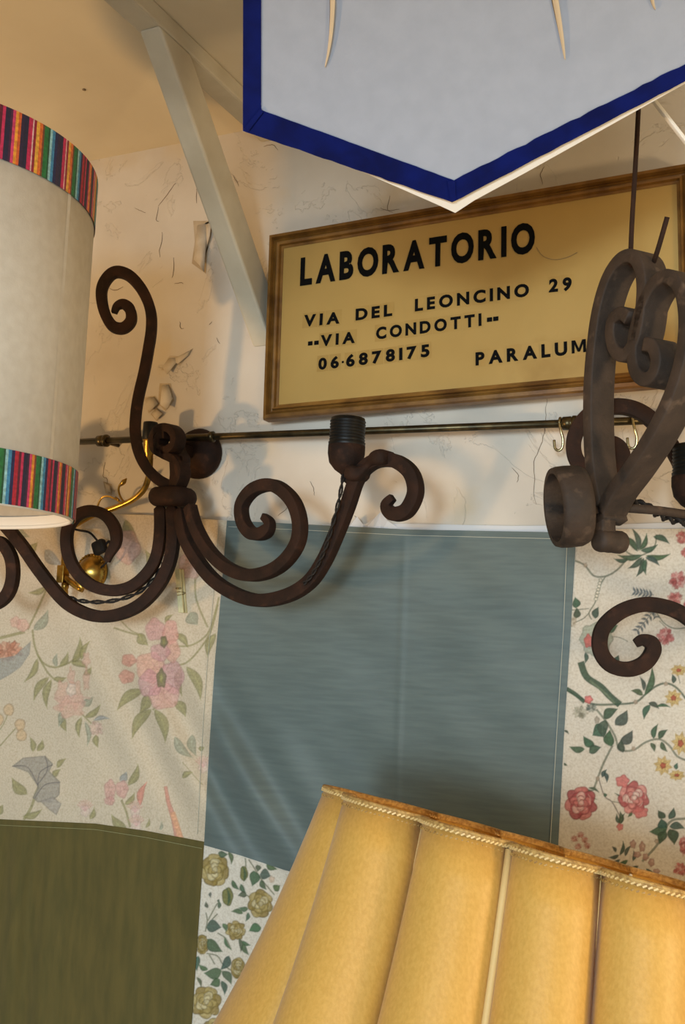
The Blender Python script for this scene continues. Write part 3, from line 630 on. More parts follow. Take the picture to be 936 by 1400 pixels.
# hems and stitching
def cloth_pt(x, y, e=0): return Vector(PWn(np.array(float(x)), np.array(float(y)), folds(np.array(float(x)), np.array(float(y)))+e))
def stitch(pts, m, w=.0007, e=.0022):
    a = np.array(pts, float); t = np.linspace(0, len(a)-1, 80)
    P = [cloth_pt(np.interp(q, range(len(a)), a[:, 0]), np.interp(q, range(len(a)), a[:, 1]), e) for q in t]
    obj('stitching', sweep(P, rprof(w, w)), m, hang)
stitch([(312, 720), (420, 725), (560, 732), (776, 737)], M['thread'])
stitch([(775, 737), (770, 860), (761, 1000), (752, 1150), (748, 1280)], M['thread'])
stitch([(-200, 1114), (0, 1128), (130, 1134), (200, 1145), (276, 1160)], M['oliveth'])
stitch([(299, 718), (293, 800), (284, 900), (277, 1000), (270, 1140)], M['thread'], .0005, .001)
hp = [(440, 717), (560, 716), (700, 719), (800, 718), (936, 714), (1240, 713)]
V = [PW(x, y, .004) for x, y in hp]+[PW(x, y+16, .0065) for x, y in hp]; n = len(hp)
obj('top_hem', (V, [(n+i, n+i+1, i+1, i) for i in range(n-1)]), mat('hem_cotton', (206,208,212), rough=.9), hang)
V = []
for i, (x, y) in enumerate(((472,722),(488,706),(497,718),(512,708),(520,700),(530,712),(545,722))): V.append(PW(x, y, .010 if i % 2 else .004))
V += [PW(x, 727, .008) for x in (472, 486, 497, 510, 520, 532, 545)]
obj('hem_fold', (V, [(7+i, 8+i, i+1, i) for i in range(6)]), bpy.data.materials['hem_cotton'], hang, smooth=False)

# clothes peg on the left patch
peg = empty('clothes_peg', PW(249, 838, .02), 'pale wooden clothes peg clipped on the faded flower cloth', 'clothes peg')
pa, pb = PW(245, 778, .020), PW(250, 838, .020); pd = (pb-pa).normalized(); px_ = Vector((1, 0, 0)); pn = px_.cross(pd).normalized(); pc = (pa+pb)/2
for k in (-1, 1):
    bevel(obj('prong', obox(pc+pn*(.0034*k), px_, pn, pd, .0075, .0045, (pb-pa).length), M['peg'], peg, smooth=False), .001)
obj('spring', sweep([pc+pd*.004*math.sin(a*.5)+pn*.0068*math.cos(a)+px_*.0044*math.sin(a)+pd*a*.0006 for a in np.linspace(0, 12.6, 40)], cprof(.0007, 6)), M['steel'], peg)
obj('spring_notch', sweep([pc+px_*.004-pn*.0057-pd*.003, pc-px_*.004-pn*.0057-pd*.003], cprof(.0012, 6)), M['steel'], peg)

# ------------------------------------------------------------------ wall sconces
def ironpath(pts, p, n, w, d, m, name, par, taper0=0.0, taper1=0.0, sub=6, push=0):
    n = Vector(n).normalized()
    P = smoothpath([PP(x, y, p, n)+n*push for x, y in pts], sub)
    sc = lambda t: min(1, .55+.45*min(1, t/max(taper0, 1e-6))) * min(1, .55+.45*min(1, (1-t)/max(taper1, 1e-6)))
    return obj(name, sweep(P, rprof(w, d, .22), N=n, scale=sc), m, par, angle=44)
def twisted(pts, name, par, r=.0022, pitch=.9, m=None):
    P = smoothpath(pts, 8); V = []
    prof = [(r*1.0+r*.9*math.cos(2*math.pi*i/6), r*.9*math.sin(2*math.pi*i/6)) for i in range(6)]
    a = sweep(P, prof, twist=pitch); b = sweep(P, [(-x, -y) for x, y in prof], twist=pitch)
    return obj(name, join(a, b), m or M['cord'], par)
hub = PW(236, 685, .085)
sc1 = empty('wall_sconce', Vector((PW(272, 622).x, 0, PW(272, 622).z)), 'rusted wrought iron scroll sconce with threaded black lampholder below the sign', 'wall lamp', 'wrought iron sconces')
plR = Vector((.22, 1, 0)); plL = Vector((-.22, 1, 0)); plS = Vector((-.5, .87, 0)).normalized()
plRi = Vector((.36, 1, 0)); plLi = Vector((-.36, 1, 0))
o = ironpath([(156,428),(160,419),(169,416),(178,424),(179,439),(168,449),(153,445),(142,424),(139,398),(147,380),(160,372),(178,378),(195,398),(205.6,424),(207,450),(202.6,480),(197,510),(190,539.6),(186,565.6),(185,591.6),(189.6,617.7),(200.7,640),(217.5,656.7),(236,666)],
          hub, plS, .0135, .0135, M['rust'], 'scroll_arm', sc1, .12)
o = ironpath([(139,757),(146,768),(150,757.5),(158.7,741.6),(157,722),(144.6,705),(125,698.6),(105.8,704.6),(93.4,722),(91.7,747),(98,770),(111,789),(130.5,802.6),(155,807.5),(180,801.5),(201,784),(214,761),(219,729),(219,692)][1:], hub, plLi, .0142, .0130, M['rust'], 'scroll_arm', sc1, .15)
o = ironpath([(-8,770),(-22,758),(-16,742),(2,742),(16,764),(17,795),(6,818),(-16,826),(-45,800),(-62,755),(-54,712),(-28,695),(0,711.6),(28,743),(53,778.6),(81,814),(102,831.5),(130,842),(158.7,841),(190,828),(215,803),(231,771.5),(237,736),(235,692)], hub, plL, .0150, .0130, M['rust'], 'scroll_arm', sc1, .12)
o = ironpath([(360,706),(368,714),(366,724),(356.5,730),(342.6,728),(332,712),(331,690),(345,670.6),(366,663),(384,668.6),(402,688),(410,716),(406,744),(388,769),(364,783),(337,786),(309,775),(285,751.6),(267.5,720),(259,690)], hub, plRi, .0142, .0130, M['rust'], 'scroll_arm', sc1, .12)
o = ironpath([(537,680),(528.4,690),(533,700),(544,703),(558,696),(568,672.5),(562,647),(542,631),(518.5,629),(500,639),(487,657),(475,692),(459,732),(443,767),(423.7,795),(396,813),(360,821),(329,815),(297,797),(273.5,771),(253.7,736),(246,695)], hub, plR, .0150, .0130, M['rust'], 'scroll_arm', sc1, .12)
# collar that binds the arms, wall rose and bracket
cc_ = PW(236, 680, .085)
o = obj('collar', sweep([cc_+Vector((0, 0, -.0115+.023*t/10)) for t in range(11)], rprof(.056, .044, .6), N=(0, 1, 0), scale=lambda t: .78+.22*math.sin(math.pi*t)**.6), M['rust'], sc1)
dc = Vector((PW(272, 622).x, 0, PW(272, 622).z)); 
obj('wall_rose', lathe([(.030, 0), (.0335, .003), (.034, .010), (.031, .017), (.024, .022), (.012, .025), (.001, .0255)], dc+Vector((.004,0,0)), (0, -1, 0), 32), M['rust'], sc1)
ironpath([(232,594),(222,598),(220,610),(230,617),(241,610),(243,596),(234,586),(220,588),(213,600),(216,614),(228,622),(243,630),(250,645),(246,660),(240,668)], hub+Vector((0, -.0, 0)), Vector((.3, 1, 0)), .011, .018, M['rust'], 'bracket_scroll', sc1)
q0 = dc+Vector((0, -.015, -.002)); q1 = PP(243, 632, hub, Vector((.3, 1, 0)).normalized())
obj('bracket', sweep(smoothpath([q0, q0+Vector((-.004, -.03, 0)), q1+Vector((0, .01, .002)), q1], 5), rprof(.02, .016, .4), N=(0, 0, 1)), M['rust'], sc1)
q2 = q1; obj('bracket', sweep(smoothpath([q1, (q1+cc_)/2+Vector((.004, 0, 0)), cc_], 5), rprof(.018, .018, .5), N=(0, 1, 0)), M['rust'], sc1)
def holder(par, px, p, n, lean=(0, 0, 1), s=1.0, name='lampholder'):
    c = PP(px[0], px[1], p, Vector(n).normalized()); ax_ = Vector(lean).normalized()
    cup = obj('lamp_cup', lathe([(.004, -.036), (.006, -.034), (.012, -.030), (.0185, -.022), (.0205, -.012), (.0205, -.003), (.019, -.002)], c, ax_, 28), M['rust'], par)
    prof = [(.0195, -.004), (.0200, -.003), (.0205, .0005)]
    for k in range(7): z = .002+k*.0034; prof += [(.0188, z), (.0198, z+.0009), (.0198, z+.0019), (.0188, z+.0028)]
    prof += [(.0186, .0275), (.0165, .0285), (.0150, .0285), (.0150, .006)]
    obj('lampholder', lathe(prof, c, ax_, 32), M['black'], cup); return c
hc = holder(sc1, (474, 606), hub, plR, (.02, 0, 1))
holder(sc1, (-30, 655), hub, plL, (-.02, 0, 1))
obj('cup_mount', sweep(smoothpath([hc+Vector((.001, 0, -.036)), hc+Vector((.006, 0, -.040)), PP(497, 645, hub, plR.normalized())], 4), rprof(.012, .012)), M['rust'], sc1)
twisted([hc+Vector((.0, -.006, -.036))]+[PP(x, y, hub-Vector((0,.012,0)), plR.normalized()) for x, y in ((464, 680), (455, 715), (446, 745), (436, 768), (426, 786), (415, 798))], 'cord', sc1, .0014, .7)
twisted([PP(x, y, hub+Vector((0,.006,0)), plL.normalized()) for x, y in ((60, 790), (90, 814), (115, 822), (150, 822), (185, 812), (210, 792), (224, 770))], 'cord', sc1, .0017, .7)
# rag binding where the arm meets the lampholder
obj('binding', sweep(smoothpath([PP(x, y, hub-Vector((0,.004,0)), plR.normalized()) for x, y in ((478, 646), (492, 648), (503, 638), (515, 628), (532, 626))], 4), rprof(.016, .026, .6), N=plR.normalized(), scale=lambda t: .75+.3*math.sin(t*9)), M['rust'], sc1)

# second sconce on the right
hub2 = PW(1170, 700, .085)
b2 = Vector((PW(1190, 625).x, 0, PW(1190, 625).z))
sc2 = empty('wall_sconce', b2, 'rusted wrought iron sconce behind the hanging iron heart, scroll over the rose print', 'wall lamp', 'wrought iron sconces')
ironpath([(829,606),(838,604),(848,613),(850,628),(840,644),(822,653),(802,646),(786,625),(785,598),(800,572),(822,559),(848,556),(872,562),(893,577),(912,602),(930,634),(945,668),(970,730),(1010,790),(1060,815),(1110,800),(1150,760),(1165,700)], hub2, plL, .0150, .0130, M['rust'], 'scroll_arm', sc2, .12)
ironpath([(868,880),(878,875),(889,879),(892,890),(880,907),(858,915),(834,909),(820,888),(823,860),(845,838),(875,827),(905,829),(936,842),(985,880),(1040,895),(1100,870),(1140,800),(1160,705)], hub2, plL*1.0+Vector((-.1, 0, 0)), .0142, .0130, M['rust'], 'scroll_arm', sc2, .12)
holder(sc2, (948, 648), hub2-Vector((0, .016, 0)), plL, (.0, 0, 1))
obj('wall_rose', lathe([(.030, 0), (.0335, .003), (.034, .010), (.031, .017), (.024, .022), (.012, .025), (.001, .0255)], b2, (0, -1, 0), 32), M['rust'], sc2)
obj('bracket', sweep(smoothpath([b2+Vector((0, -.02, 0)), b2+Vector((-.004, -.06, -.02)), hub2+Vector((0, 0, .02)), hub2], 5), rprof(.018, .018, .4), N=(0, 1, 0)), M['rust'], sc2)
o = obj('collar', sweep([hub2+Vector((0, 0, z)) for z in (-.012, -.009, .009, .012)], rprof(.046, .034, .5), N=(0, 1, 0)), M['rust'], sc2); bevel(o, .004, 3)

# ------------------------------------------------------------------ brass wall lamp behind the left sconce
bb = Vector((PW(135, 783).x, 0, PW(135, 783).z)); ln = .012
br = empty('brass_wall_lamp', bb, 'small antique brass wall lamp half hidden behind the iron sconce', 'wall lamp')
obj('rosette', lathe([(.024, ln), (.026, ln+.002), (.025, ln+.006), (.021, ln+.007), (.019, ln+.011), (.013, ln+.016), (.006, ln+.020), (.0005, ln+.021)], bb, (0, -1, 0), 32), M['brass'], br)
beads = [lathe([(.0006, -.0022), (.0022, 0), (.0006, .0022)], bb+Vector((.0235*math.cos(t), -ln-.006, .0235*math.sin(t))), (0, -1, 0), 6) for t in np.linspace(0, 2*math.pi, 28, False)]
obj('bead_edge', join(*beads), M['brass'], bpy.data.objects['rosette'])
nb = Vector((0, 1, 0)); bp = Vector((0, -.058, 0))
def BP(x, y, o=.045): return PW(x, y, o)
tk = BP(86, 785)
obj('stem', sweep(smoothpath([bb+Vector((0, -.02, 0)), bb+Vector((0, -.045, -.008)), BP(112, 806), tk+Vector((.003, 0, -.004)), tk], 5), cprof(.0042, 10)), M['brass'], br)
o = obj('joint_block', obox(tk, Vector((1, 0, 0)), Vector((0, 1, 0)), Vector((0, 0, 1)), .0115, .013, .024), M['brass'], br, smooth=False); bevel(o, .001)
obj('finial', lathe([(.0035, 0), (.0052, -.002), (.0052, -.008), (.0042, -.009), (.0048, -.014), (.0048, -.020), (.001, -.0205)], tk+Vector((.005, 0, -.011)), (0, 0, 1), 14), M['brass'], br)
obj('stem', lathe([(.0042, .011), (.0036, .012), (.0034, .044), (.0038, .045)], tk, (0, 0, 1), 12), M['brass'], br)
obj('arm', sweep(smoothpath([tk+Vector((0, 0, .044)), BP(90, 728), BP(106, 716), BP(130, 703), BP(155, 695), BP(180, 684), BP(196, 670), BP(203, 652), BP(205, 634), BP(205, 620)], 6), cprof(.0040, 12)), M['brass'], br)
obj('tendril', sweep(smoothpath([BP(186, 680), BP(176, 687), BP(163, 686), BP(158, 680), BP(163, 685), BP(150, 679), BP(140, 680), BP(134, 690), BP(134, 698)], 4), cprof(.0014, 8)), M['brass'], br)
obj('tendril', sweep(smoothpath([BP(190, 676), BP(180, 686), BP(170, 686), BP(164, 678), BP(162, 668), BP(166, 660), BP(172, 657)], 5), cprof(.0015, 8)), M['brass'], br)
obj('leaf_tip', lathe([(.0006, -.007), (.0028, -.002), (.0034, .002), (.0008, .008)], BP(168, 660), (.7, 0, .7), 10), M['brass'], br)
sk = BP(204, 612)
obj('socket_cup', lathe([(.0045, -.020), (.006, -.016), (.0055, -.010), (.008, -.006), (.0085, .008), (.0095, .010)], sk, (0, 0, 1), 20), M['brass'], br)
obj('lampholder', lathe([(.0095, .010), (.0100, .011), (.0100, .032), (.0092, .034), (.001, .034)], sk, (0, 0, 1), 20), M['black'], br)
obj('cord', sweep(smoothpath([BP(96, 722, .03), BP(108, 725, .03), BP(122, 728, .03), BP(132, 738, .03), BP(140, 748, .03), BP(150, 740, .03), BP(148, 764, .03), BP(138, 776, .03)], 5), cprof(.0016, 8)), M['cord'], br)
o = obj('cord_switch', obox(BP(136, 748, .032), Vector((.9, 0, .4)).normalized(), Vector((0, 1, 0)), Vector((-.4, 0, .9)).normalized(), .020, .012, .019), M['cord'], br); bevel(o, .004, 3)

# ------------------------------------------------------------------ hanging iron heart
hn = Vector((math.sin(math.radians(40)), math.cos(math.radians(40)), 0)); hq = PD(845, 520, .91)
ht = empty('iron_heart_bracket', PP(818, 700, hq, hn), 'grey rusted iron strap heart hanging from a wire in front of the sign', 'ironwork')
WS, TH = .0275, .0125
def strap(pts, name, par, w=WS, th=TH, t0=.0, t1=0., m=None, sub=6):
    P = smoothpath([PP(x, y, hq, hn)+hn*(w/2) for x, y in pts], sub)
    return obj(name, sweep(P, rprof(th, w, .25), N=hn, scale=None), m or M['grey_iron'], par)
strap([(820,712),(812,680),(805,640),(802,590),(802,530),(806,475),(813,425),(825,383),(841,357),(857,349),(869,358),(875,385),(873,425),(866,462),(852,484),(839,480),(832,460),(834,438),(846,428),(856,434)], 'scroll_strap', ht)
strap([(818,700),(832,673),(856,640),(884,597),(906,555),(922,512),(931,470),(933,430),(927,395),(912,378),(896,382),(880,404),(868,438),(862,472),(864,503),(876,518),(889,512),(895,492),(889,473),(878,470)], 'scroll_strap', ht)
strap([(816,690),(815,715),(816,738)], 'stem', ht, .016, .016)
rc = PP(818, 739, hq, hn)
o = obj('rolled_end', lathe([(.004, -.002), (.0095, -.001), (.0105, .003), (.0100, .007), (.0105, .011), (.0100, .015), (.0105, .019), (.0105, .024), (.0095, .027), (.004, .027)], rc, hn, 20), M['grey_iron'], ht)
rax = Vector((math.sin(math.radians(62)), math.cos(math.radians(62)), .12)).normalized(); ro = PD(757, 694, .91)
obj('ring', lathe([(.0305, 0), (.0350, 0), (.0362, .004), (.0366, .012), (.0362, .022), (.034, .027), (.0305, .027), (.0305, 0)], ro, rax, 40, cap=False), M['grey_iron'], ht)
ra, rb, _ = frame_of(rax)
obj('ring_bar', sweep([ro+rax*.014+Vector((0,0,.028))+FW*-.006, ro+rax*.014+Vector((0, 0, -.002)), PP(812, 700, hq, hn)+hn*.008], rprof(.007, .012), N=None), M['grey_iron'], ht)
obj('cross_bar', sweep([PP(822, 692, hq, hn), PD(900, 698, .95), PD(1030, 716, .99)], cprof(.0042, 10)), M['grey_iron'], ht)
twisted([PD(846, 681, .955), PD(862, 686, .955), PD(880, 692, .957), PD(897, 701, .96), PD(915, 709, .965), PD(940, 714, .97), PD(990, 716, .98)], 'cord', ht, .0028, .6)
wt = PP(851, 346, hq, hn)+hn*.010
w1 = PD(872, 158, .92); wd = (w1-wt).normalized(); wtop = wt+wd*((ZC-wt.z)/wd.z)
wire = obj('hanging_wire', sweep(smoothpath([wtop, w1, wt+Vector((0,-.004,.004)), wt+Vector((.004,-.006,-.012)), wt+Vector((.016,-.002,-.014)), PP(882, 345, hq, hn)+hn*.012, PP(897, 293, hq, hn)+hn*.012], 6), cprof(.0022, 8)), M['rust'], ht)

# ------------------------------------------------------------------ striped drum lampshade
DCx, DCy = -.771, -.4726
Rt, Rb = .1614, .1605
def zsil(px_y, xpix, r):                    # height so that the near silhouette falls at a pixel row
    d = ray(xpix, px_y); hd = math.hypot(d.x, d.y); dist = math.hypot(DCx-CAM.x, DCy-CAM.y); return CAM.z+d.z/hd*math.sqrt(dist**2-r*r)
zt, zbm = 2.0282, 1.6916
dr = empty('drum_lampshade', (DCx, DCy, zbm), 'ivory drum lampshade edged with multicoloured striped ribbon', 'lampshade')
hh = zt-zbm; NS = 160
def ringm(z0, z1, dr0=0., n=NS, cols=None):
    V, F = [], []
    for z in (z0, z1):
        r = Rb+(Rt-Rb)*(z-zbm)/hh+dr0
        for i in range(n): t = 2*math.pi*i/n; V.append(Vector((DCx+r*math.cos(t), DCy+r*math.sin(t), z)))
    return V, [(i, (i+1) % n, n+(i+1) % n, n+i) for i in range(n)]
o = obj('shade_cylinder', ringm(zbm+.002, zt-.001), M['shade'], dr); o.modifiers.new('s', 'SOLIDIFY').thickness = .0012
seamA = math.atan2(CAM.y-DCy, CAM.x-DCx)
t0 = seamA+.85
obj('seam_flap', ([Vector((DCx+(Rb+(Rt-Rb)*k+.0002)*math.cos(t0+e), DCy+(Rb+(Rt-Rb)*k+.0002)*math.sin(t0+e), zbm+hh*k)) for k in (.0, 1) for e in (0, .03)], [(0, 1, 3, 2)]), M['shade'], dr)
STR = [((40,22,60),5),((24,20,58),6),((196,30,84),6),((232,190,190),2),((150,20,50),4),((236,178,60),5),((226,112,40),5),((120,66,40),3),((30,116,56),7),((20,84,50),3),((150,204,214),4),((60,140,190),5),((22,28,82),5),((180,22,50),6),((90,18,44),4),((200,40,90),4),((26,20,60),7),((70,20,60),3),((214,60,110),4),((236,160,50),4),((214,96,40),4)]
def striped(z0, z1, phase):
    n = 1500; V, F = ringm(z0, z1, .0011, n)
    seq = []
    for c, w in STR: seq += [c]*w
    me = obj('striped_trim', (V, F), M['stripes'], dr)
    at = me.data.color_attributes.new('Col', 'FLOAT_COLOR', 'CORNER')
    cols = np.ones((n*4, 4), np.float32)
    for i in range(n): cols[4*i:4*i+4, :3] = lin(seq[(int(i*1.0)+phase) % len(seq)])
    at.data.foreach_set('color', cols.ravel()); return me
striped(zt-.047, zt, 0); striped(zbm, zbm+.046, 33)
for z, r in ((zbm+.001, Rb), (zt-.001, Rt)):
    obj('wire_ring', sweep([Vector((DCx+(r-.003)*math.cos(t), DCy+(r-.003)*math.sin(t), z)) for t in np.linspace(0, 2*math.pi, 72, False)], cprof(.0022, 8), closed=True), M['liner'], dr)
lip = obj('inner_lip', ringm(zbm-.0005, zbm+.012, -.004), M['liner'], dr)
for k in range(3):
    t = k*2.094+.4; obj('spider_arm', sweep([Vector((DCx, DCy, zt-.03)), Vector((DCx+(Rt-.004)*math.cos(t), DCy+(Rt-.004)*math.sin(t), zt-.002))], cprof(.0015, 6)), M['liner'], dr)
obj('hanging_cord', sweep([Vector((DCx, DCy, zt-.035)), Vector((DCx, DCy, ZC))], cprof(.003, 8)), M['liner'], dr)

# ------------------------------------------------------------------ blue edged card lampshade
bc = PD(640, 90, .80); vd = (bc-CAM).normalized()
bn = (vd + Vector((0, 0, .55))).normalized()          # panel faces down towards the viewer
bl = empty('panel_lampshade', bc, 'white slashed card lampshade edged with royal blue ribbon', 'lampshade')
def B2(x, y, e=0): return PP(x, y, bc, bn)-bn*e
outer = [(333,-330),(332,178),(618,276),(968,94),(975,-330)]
inner = [(357,-330),(357,150),(620,246),(940,85),(945,-330)]
lin_o = [(333,-330),(331,181),(470,226),(596,281),(622,293),(648,276),(720,237),(969,98),(975,-330)]
back = (bn*1.0+Vector((0, 0, .15))).normalized()*.16
obj('card_panel', poly_prism([B2(x, y) for x, y in outer], bn*.0012), M['bluecard'], bl, smooth=False)
obj('liner', poly_prism([B2(x, y, -.0025) for x, y in lin_o], bn*.0016), M['liner'], bl, smooth=False)
for i in range(3):
    a, b, c, d = outer[i], outer[i+1], inner[i+1], inner[i]
    n = 26; V, F = [], []
    for k in range(n+1):
        t = k/n; wv = random.uniform(-1.2, 1.2) if i == 2 else random.uniform(-.3, .3); wv2 = random.uniform(-.6, .6) if i else 0
        e = 0.0009
        V += [B2(a[0]+(b[0]-a[0])*t, a[1]+(b[1]-a[1])*t+wv2, e), B2(d[0]+(c[0]-d[0])*t, d[1]+(c[1]-d[1])*t+wv, e)]
    F = [(2*k, 2*k+2, 2*k+3, 2*k+1) for k in range(n)]
    o = obj('ribbon', (V, F), M['blue'], bl, smooth=False); o.modifiers.new('s', 'SOLIDIFY').thickness = .0006
a, b, c, d = outer[3], outer[4], inner[4], inner[3]
o = obj('ribbon', ([B2(*q, .0009) for q in (a, b, c, d)], [(0, 1, 2, 3)]), M['blue'], bl, smooth=False); o.modifiers.new('s', 'SOLIDIFY').thickness = .0006
for (x, y) in ((618, 262),): obj('ribbon_fold', poly_prism([B2(612, 246, .0016), B2(622, 246, .0016), B2(623, 273, .0016), B2(616, 274, .0016)], -bn*.0006), M['blue'], bl, smooth=False)
obj('ribbon_fold', poly_prism([B2(336, 172, .0016), B2(357, 146, .0016), B2(360, 152, .0016), B2(340, 178, .0016)], -bn*.0006), M['blue'], bl, smooth=False)
# remaining sides of the shade, behind the front panel
def shrink(q, k): cx_, cy_ = 645, -60; return (cx_+(q[0]-cx_)*k, cy_+(q[1]-cy_)*k)
fr = [B2(*shrink(q, .985), -.004) for q in outer]; bk = [B2(*shrink(q, .80), -.004)+back for q in outer]
for i in range(5):
    j = (i+1) % 5
    if i == 4: continue
    o = obj('side_panel', ([fr[i], fr[j], bk[j], bk[i]], [(0, 1, 2, 3)]), M['liner'], bl, smooth=False); o.modifiers.new('s', 'SOLIDIFY').thickness = .0015
hk = (fr[0]+fr[4]+bk[0]+bk[4])/4
obj('top_bar', sweep([(fr[0]+bk[0])/2, (fr[4]+bk[4])/2], cprof(.003, 8)), M['liner'], bl)
obj('hanging_cord', sweep([hk, Vector((hk.x, hk.y, max(ZC, hk.z+.01)))], cprof(.0025, 8)), M['liner'], bl)
# slashes with curled paper
for pts, w in (([(453,-40),(455,0),(453,40),(449,70),(444,92)], 8), ([(752,-40),(759,0),(765,35),(769,60),(772,82)], 10), ([(886,-30),(891,0),(895,13)], 7)):
    P = smoothpath([Vector((x, y, 0)) for x, y in pts], 5); n = len(P); V, F = [], []
    for k, q in enumerate(P):
        t = k/(n-1); ww = w*(1-t)**.6
        for s_, e in ((-.5, .0008), (-.2, .0022), (.15, .0034), (.5, .0030)): V.append(B2(q.x+s_*ww, q.y, e*(1-t)**.5+.0009))
    for k in range(n-1):
        for j in range(3): F.append((4*k+j, 4*k+j+1, 4*k+5+j, 4*k+4+j))
    obj('paper_curl', (V, F), M['cutpaper'], bl)
    V = []
    for k, q in enumerate(P): V += [B2(q.x-w*.75*(1-k/(n-1)), q.y, .0004), B2(q.x+w*.1*(1-k/(n-1)), q.y, .0004)]
    obj('slash', (V, [(2*k, 2*k+1, 2*k+3, 2*k+2) for k in range(n-1)]), M['crack'], bl)
# white strut of the shade frame
s0, s1 = PD(878, 118, .86), PD(985, 255, .86)
obj('frame_strut', sweep([s0, s1], rprof(.0042, .003, .3)), M['liner'], bl)

# ------------------------------------------------------------------ gold pleated lampshade on its stand
L0, L1 = ray(483, 1089), ray(936, 1215); gn = L0.cross(L1).normalized(); gn = gn if gn.z > 0 else -gn
gC = PD(760, 1166, .86); toC = (CAM-gC).normalized()
gn = (gn + toC*.036).normalized()
g1 = (PP(936, 1215, gC, gn)-PP(483, 1089, gC, gn)) if abs(ray(483,1089).dot(gn)) > .02 else Vector((1, 0, 0))
vdir = (gC-CAM).normalized(); g2 = (vdir-gn*vdir.dot(gn)).normalized(); g1 = g2.cross(gn).normalized()
g1 = (g1-g2*.18).normalized(); g2 = gn.cross(g1).normalized(); g2 = g2 if g2.dot(vdir) > 0 else -g2
GA, GBx = .186, .095
def gpt(t): 
    c, s = math.cos(t), math.sin(t); e = .8
    return gC+g1*(GA*math.copysign(abs(c)**e, c))+g2*(GBx*math.copysign(abs(s)**e, s))
for _ in range(30):                         # widen until the left end of the rim stands where the photograph shows it
    mn = min(pxof(gpt(t))[0] for t in np.linspace(2, 4.4, 120)); GA += (mn-474)*.86/1400
ts = np.linspace(0, 2*math.pi, 4000, False); gp = [gpt(t) for t in ts]; gx = [pxof(p)[0] for p in gp]
print('gold rim px range', min(gx), max(gx), pxof(gC))
front = [i for i in range(4000) if (gp[i]-gC).dot(g2) < 0]
def seam_at(x): 
    return min(front, key=lambda i: abs(gx[i]-x))
sm = sorted([seam_at(x) for x in (483, 580, 699, 822, 950)])
# equal arc length for the seams that do not show
first, last = sm[0], sm[-1]
arc = [(last+k) % 4000 for k in range(0, (first-last) % 4000+1)]
ln_ = np.cumsum([0]+[(gp[arc[k+1]]-gp[arc[k]]).length for k in range(len(arc)-1)]); nb_ = int(round(ln_[-1]/.060))
backs = [i for i in range(4000) if (gp[i]-gC).dot(g2) >= 0]
bl_ = min(backs, key=lambda i: abs(gx[i]-522))
arc = [(last+k) % 4000 for k in range(0, (bl_-last) % 4000+1)]
ln_ = np.cumsum([0]+[(gp[arc[k+1]]-gp[arc[k]]).length for k in range(len(arc)-1)]); nb_ = int(round(ln_[-1]/.060))
extra_ = [arc[int(np.searchsorted(ln_, ln_[-1]*k/nb_))] for k in range(1, nb_)]+[bl_]
seams = sm+extra_                           # counter-clockwise order starting at the left front
GH = .34
slopes = {483: -.36, 580: -.257, 699: -.153, 822: -.074, 950: .0}
def seam_bottom(i):
    p = gp[i]; q = gp[(i+8) % 4000]-gp[i-8]; out = q.cross(gn).normalized(); out = out if out.dot(p-gC) > 0 else -out
    return p-gn*GH+out*.055
bots = []
for k, i in enumerate(seams):
    p = gp[i]
    if k < 5:
        x0, y0 = pxof(p); xs_ = min(slopes, key=lambda q: abs(q-x0)); sl = slopes[xs_]; base_ = p-gn*GH-g2*.10
        lo_, hi_ = -.3, .3
        for _ in range(40):
            m_ = (lo_+hi_)/2; x1, y1 = pxof(base_+g1*m_)
            if x1 < x0+sl*(y1-y0): lo_ = m_
            else: hi_ = m_
        bots.append(base_+g1*lo_)
    else: bots.append(seam_bottom(i))
gl = empty('pleated_lampshade', gC-gn*GH, 'large gold satin pleated lampshade with braided rim', 'lampshade')
NS_ = len(seams); rimloop = []
for k in range(NS_):
    i, j = seams[k], seams[(k+1) % NS_]; a, b, c, d = gp[i], gp[j], bots[(k+1) % NS_], bots[k]
    outv = (((a+b)/2-gC)-gn*((a+b)/2-gC).dot(gn)).normalized(); outv = (b-a).cross(gn); outv = outv.normalized() if outv.dot((a+b)/2-gC) > 0 else -outv.normalized()
    nu, nv = 14, 10; V, F = [], []
    for v in range(nv+1):
        for u in range(nu+1):
            s_, t_q = u/nu, v/nv; q = a.lerp(b, s_).lerp(d.lerp(c, s_), t_q); wdt = (a.lerp(d, t_q)-b.lerp(c, t_q)).length
            blg = wdt*.40*(4*s_*(1-s_))**.62; hol = -.012*math.sin(math.pi*t_q)
            V.append(q+outv*(blg+hol)+gn*(0))
            if v == 0: rimloop.append(V[-1])
    F = [(v*(nu+1)+u, v*(nu+1)+u+1, (v+1)*(nu+1)+u+1, (v+1)*(nu+1)+u) for v in range(nv) for u in range(nu)]
    o = obj('satin_panel', (V, F), M['satin'], gl); o.modifiers.new('s', 'SOLIDIFY').thickness = .0008
    P = [a.lerp(d, t)+outv*((.008 if k == 2 else .0015)-.012*math.sin(math.pi*t)) for t in np.linspace(0.01, 1, 10)]
    obj('seam_piping', sweep(P, cprof(.0030 if k == 2 else .0013, 8)), M['satin2'], gl)
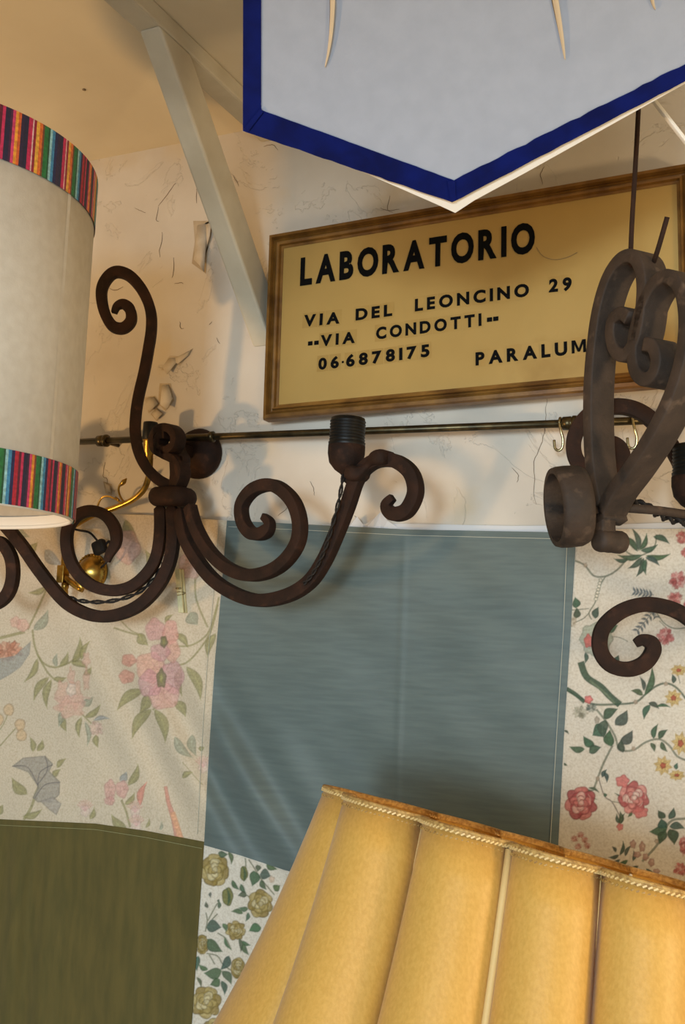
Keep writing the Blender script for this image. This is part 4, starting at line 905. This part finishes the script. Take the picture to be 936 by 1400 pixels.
# braided rim: two twisted strands and a gimp edge
cl = []
for q in rimloop:
    if not cl or (q-cl[-1]).length > 1e-5: cl.append(q)
dense = []
for k in range(len(cl)):
    a, b = cl[k], cl[(k+1) % len(cl)]; n = max(1, int((b-a).length/.0011))
    dense += [a.lerp(b, t/n) for t in range(n)]
braid = obj('braid', sweep(dense, [(x*1.0, y) for x, y in cprof(.0030, 8)], closed=True), M['braid'], gl)
prof = [(.0012+.0020*math.cos(2*math.pi*i/6), .0020*math.sin(2*math.pi*i/6)) for i in range(6)]
for s_ in (1, -1):
    obj('braid_strand', sweep([q+gn*.0012 for q in dense], [(s_*x+0, y*s_) for x, y in [(.0018+.0018*math.cos(2*math.pi*i/6), .0018*math.sin(2*math.pi*i/6)) for i in range(6)]], N=gn, closed=True), M['braid'], braid)
# small stitches of the braid
stv = []
cen = gC
for k in range(0, len(dense), 3):
    q = dense[k]; t = (dense[(k+1) % len(dense)]-dense[k-1]).normalized(); ou = t.cross(gn); ou = ou if ou.dot(q-cen) > 0 else -ou
    stv.append(obox(q+ou*.0024-gn*.0012, (t+gn*.7).normalized(), (gn-t*.7).normalized(), ou, .0032, .0013, .0022))
o = obj('braid_stitches', join(*stv), M['satin2'], braid, smooth=False); o['kind'] = 'stuff'
stv = []
for k in range(0, len(dense), 3):
    q = dense[k]; t = (dense[(k+1) % len(dense)]-dense[k-1]).normalized(); ou = t.cross(gn); ou = ou if ou.dot(q-cen) > 0 else -ou
    stv.append(obox(q+ou*.0012-gn*.0058, (t*.8+gn*.6).normalized(), (gn*.8-t*.6).normalized(), ou, .0024, .0012, .0018))
o = obj('braid_stitches', join(*stv), M['braid'], braid, smooth=False); o['kind'] = 'stuff'
# stand
fb = Vector((gC.x, gC.y, 0)); mid = gC-gn*.12
obj('stand_pole', sweep(smoothpath([fb+Vector((0, 0, .02)), fb+Vector((0, 0, .6)), mid-gn*.25, mid], 8), cprof(.009, 12)), M['brass'], gl)
obj('stand_base', lathe([(.15, 0), (.15, .012), (.12, .02), (.03, .028), (.012, .05)], fb, (0, 0, 1), 40), M['brass'], gl)
for k in (0, 3, 6, 9):
    if k < NS_: obj('frame_spoke', sweep([mid, gp[seams[k]]-gn*.004], cprof(.0016, 6)), M['liner'], gl)
point('pleated_shade_bulb_light', mid-gn*.2, 2.0, (1, .72, .36), .03)
obj('bulb', lathe([(.013, 0), (.014, .02), (.026, .05), (.030, .07), (.024, .092), (.004, .1)], mid-gn*.14, gn, 20), M['bulb'], gl)
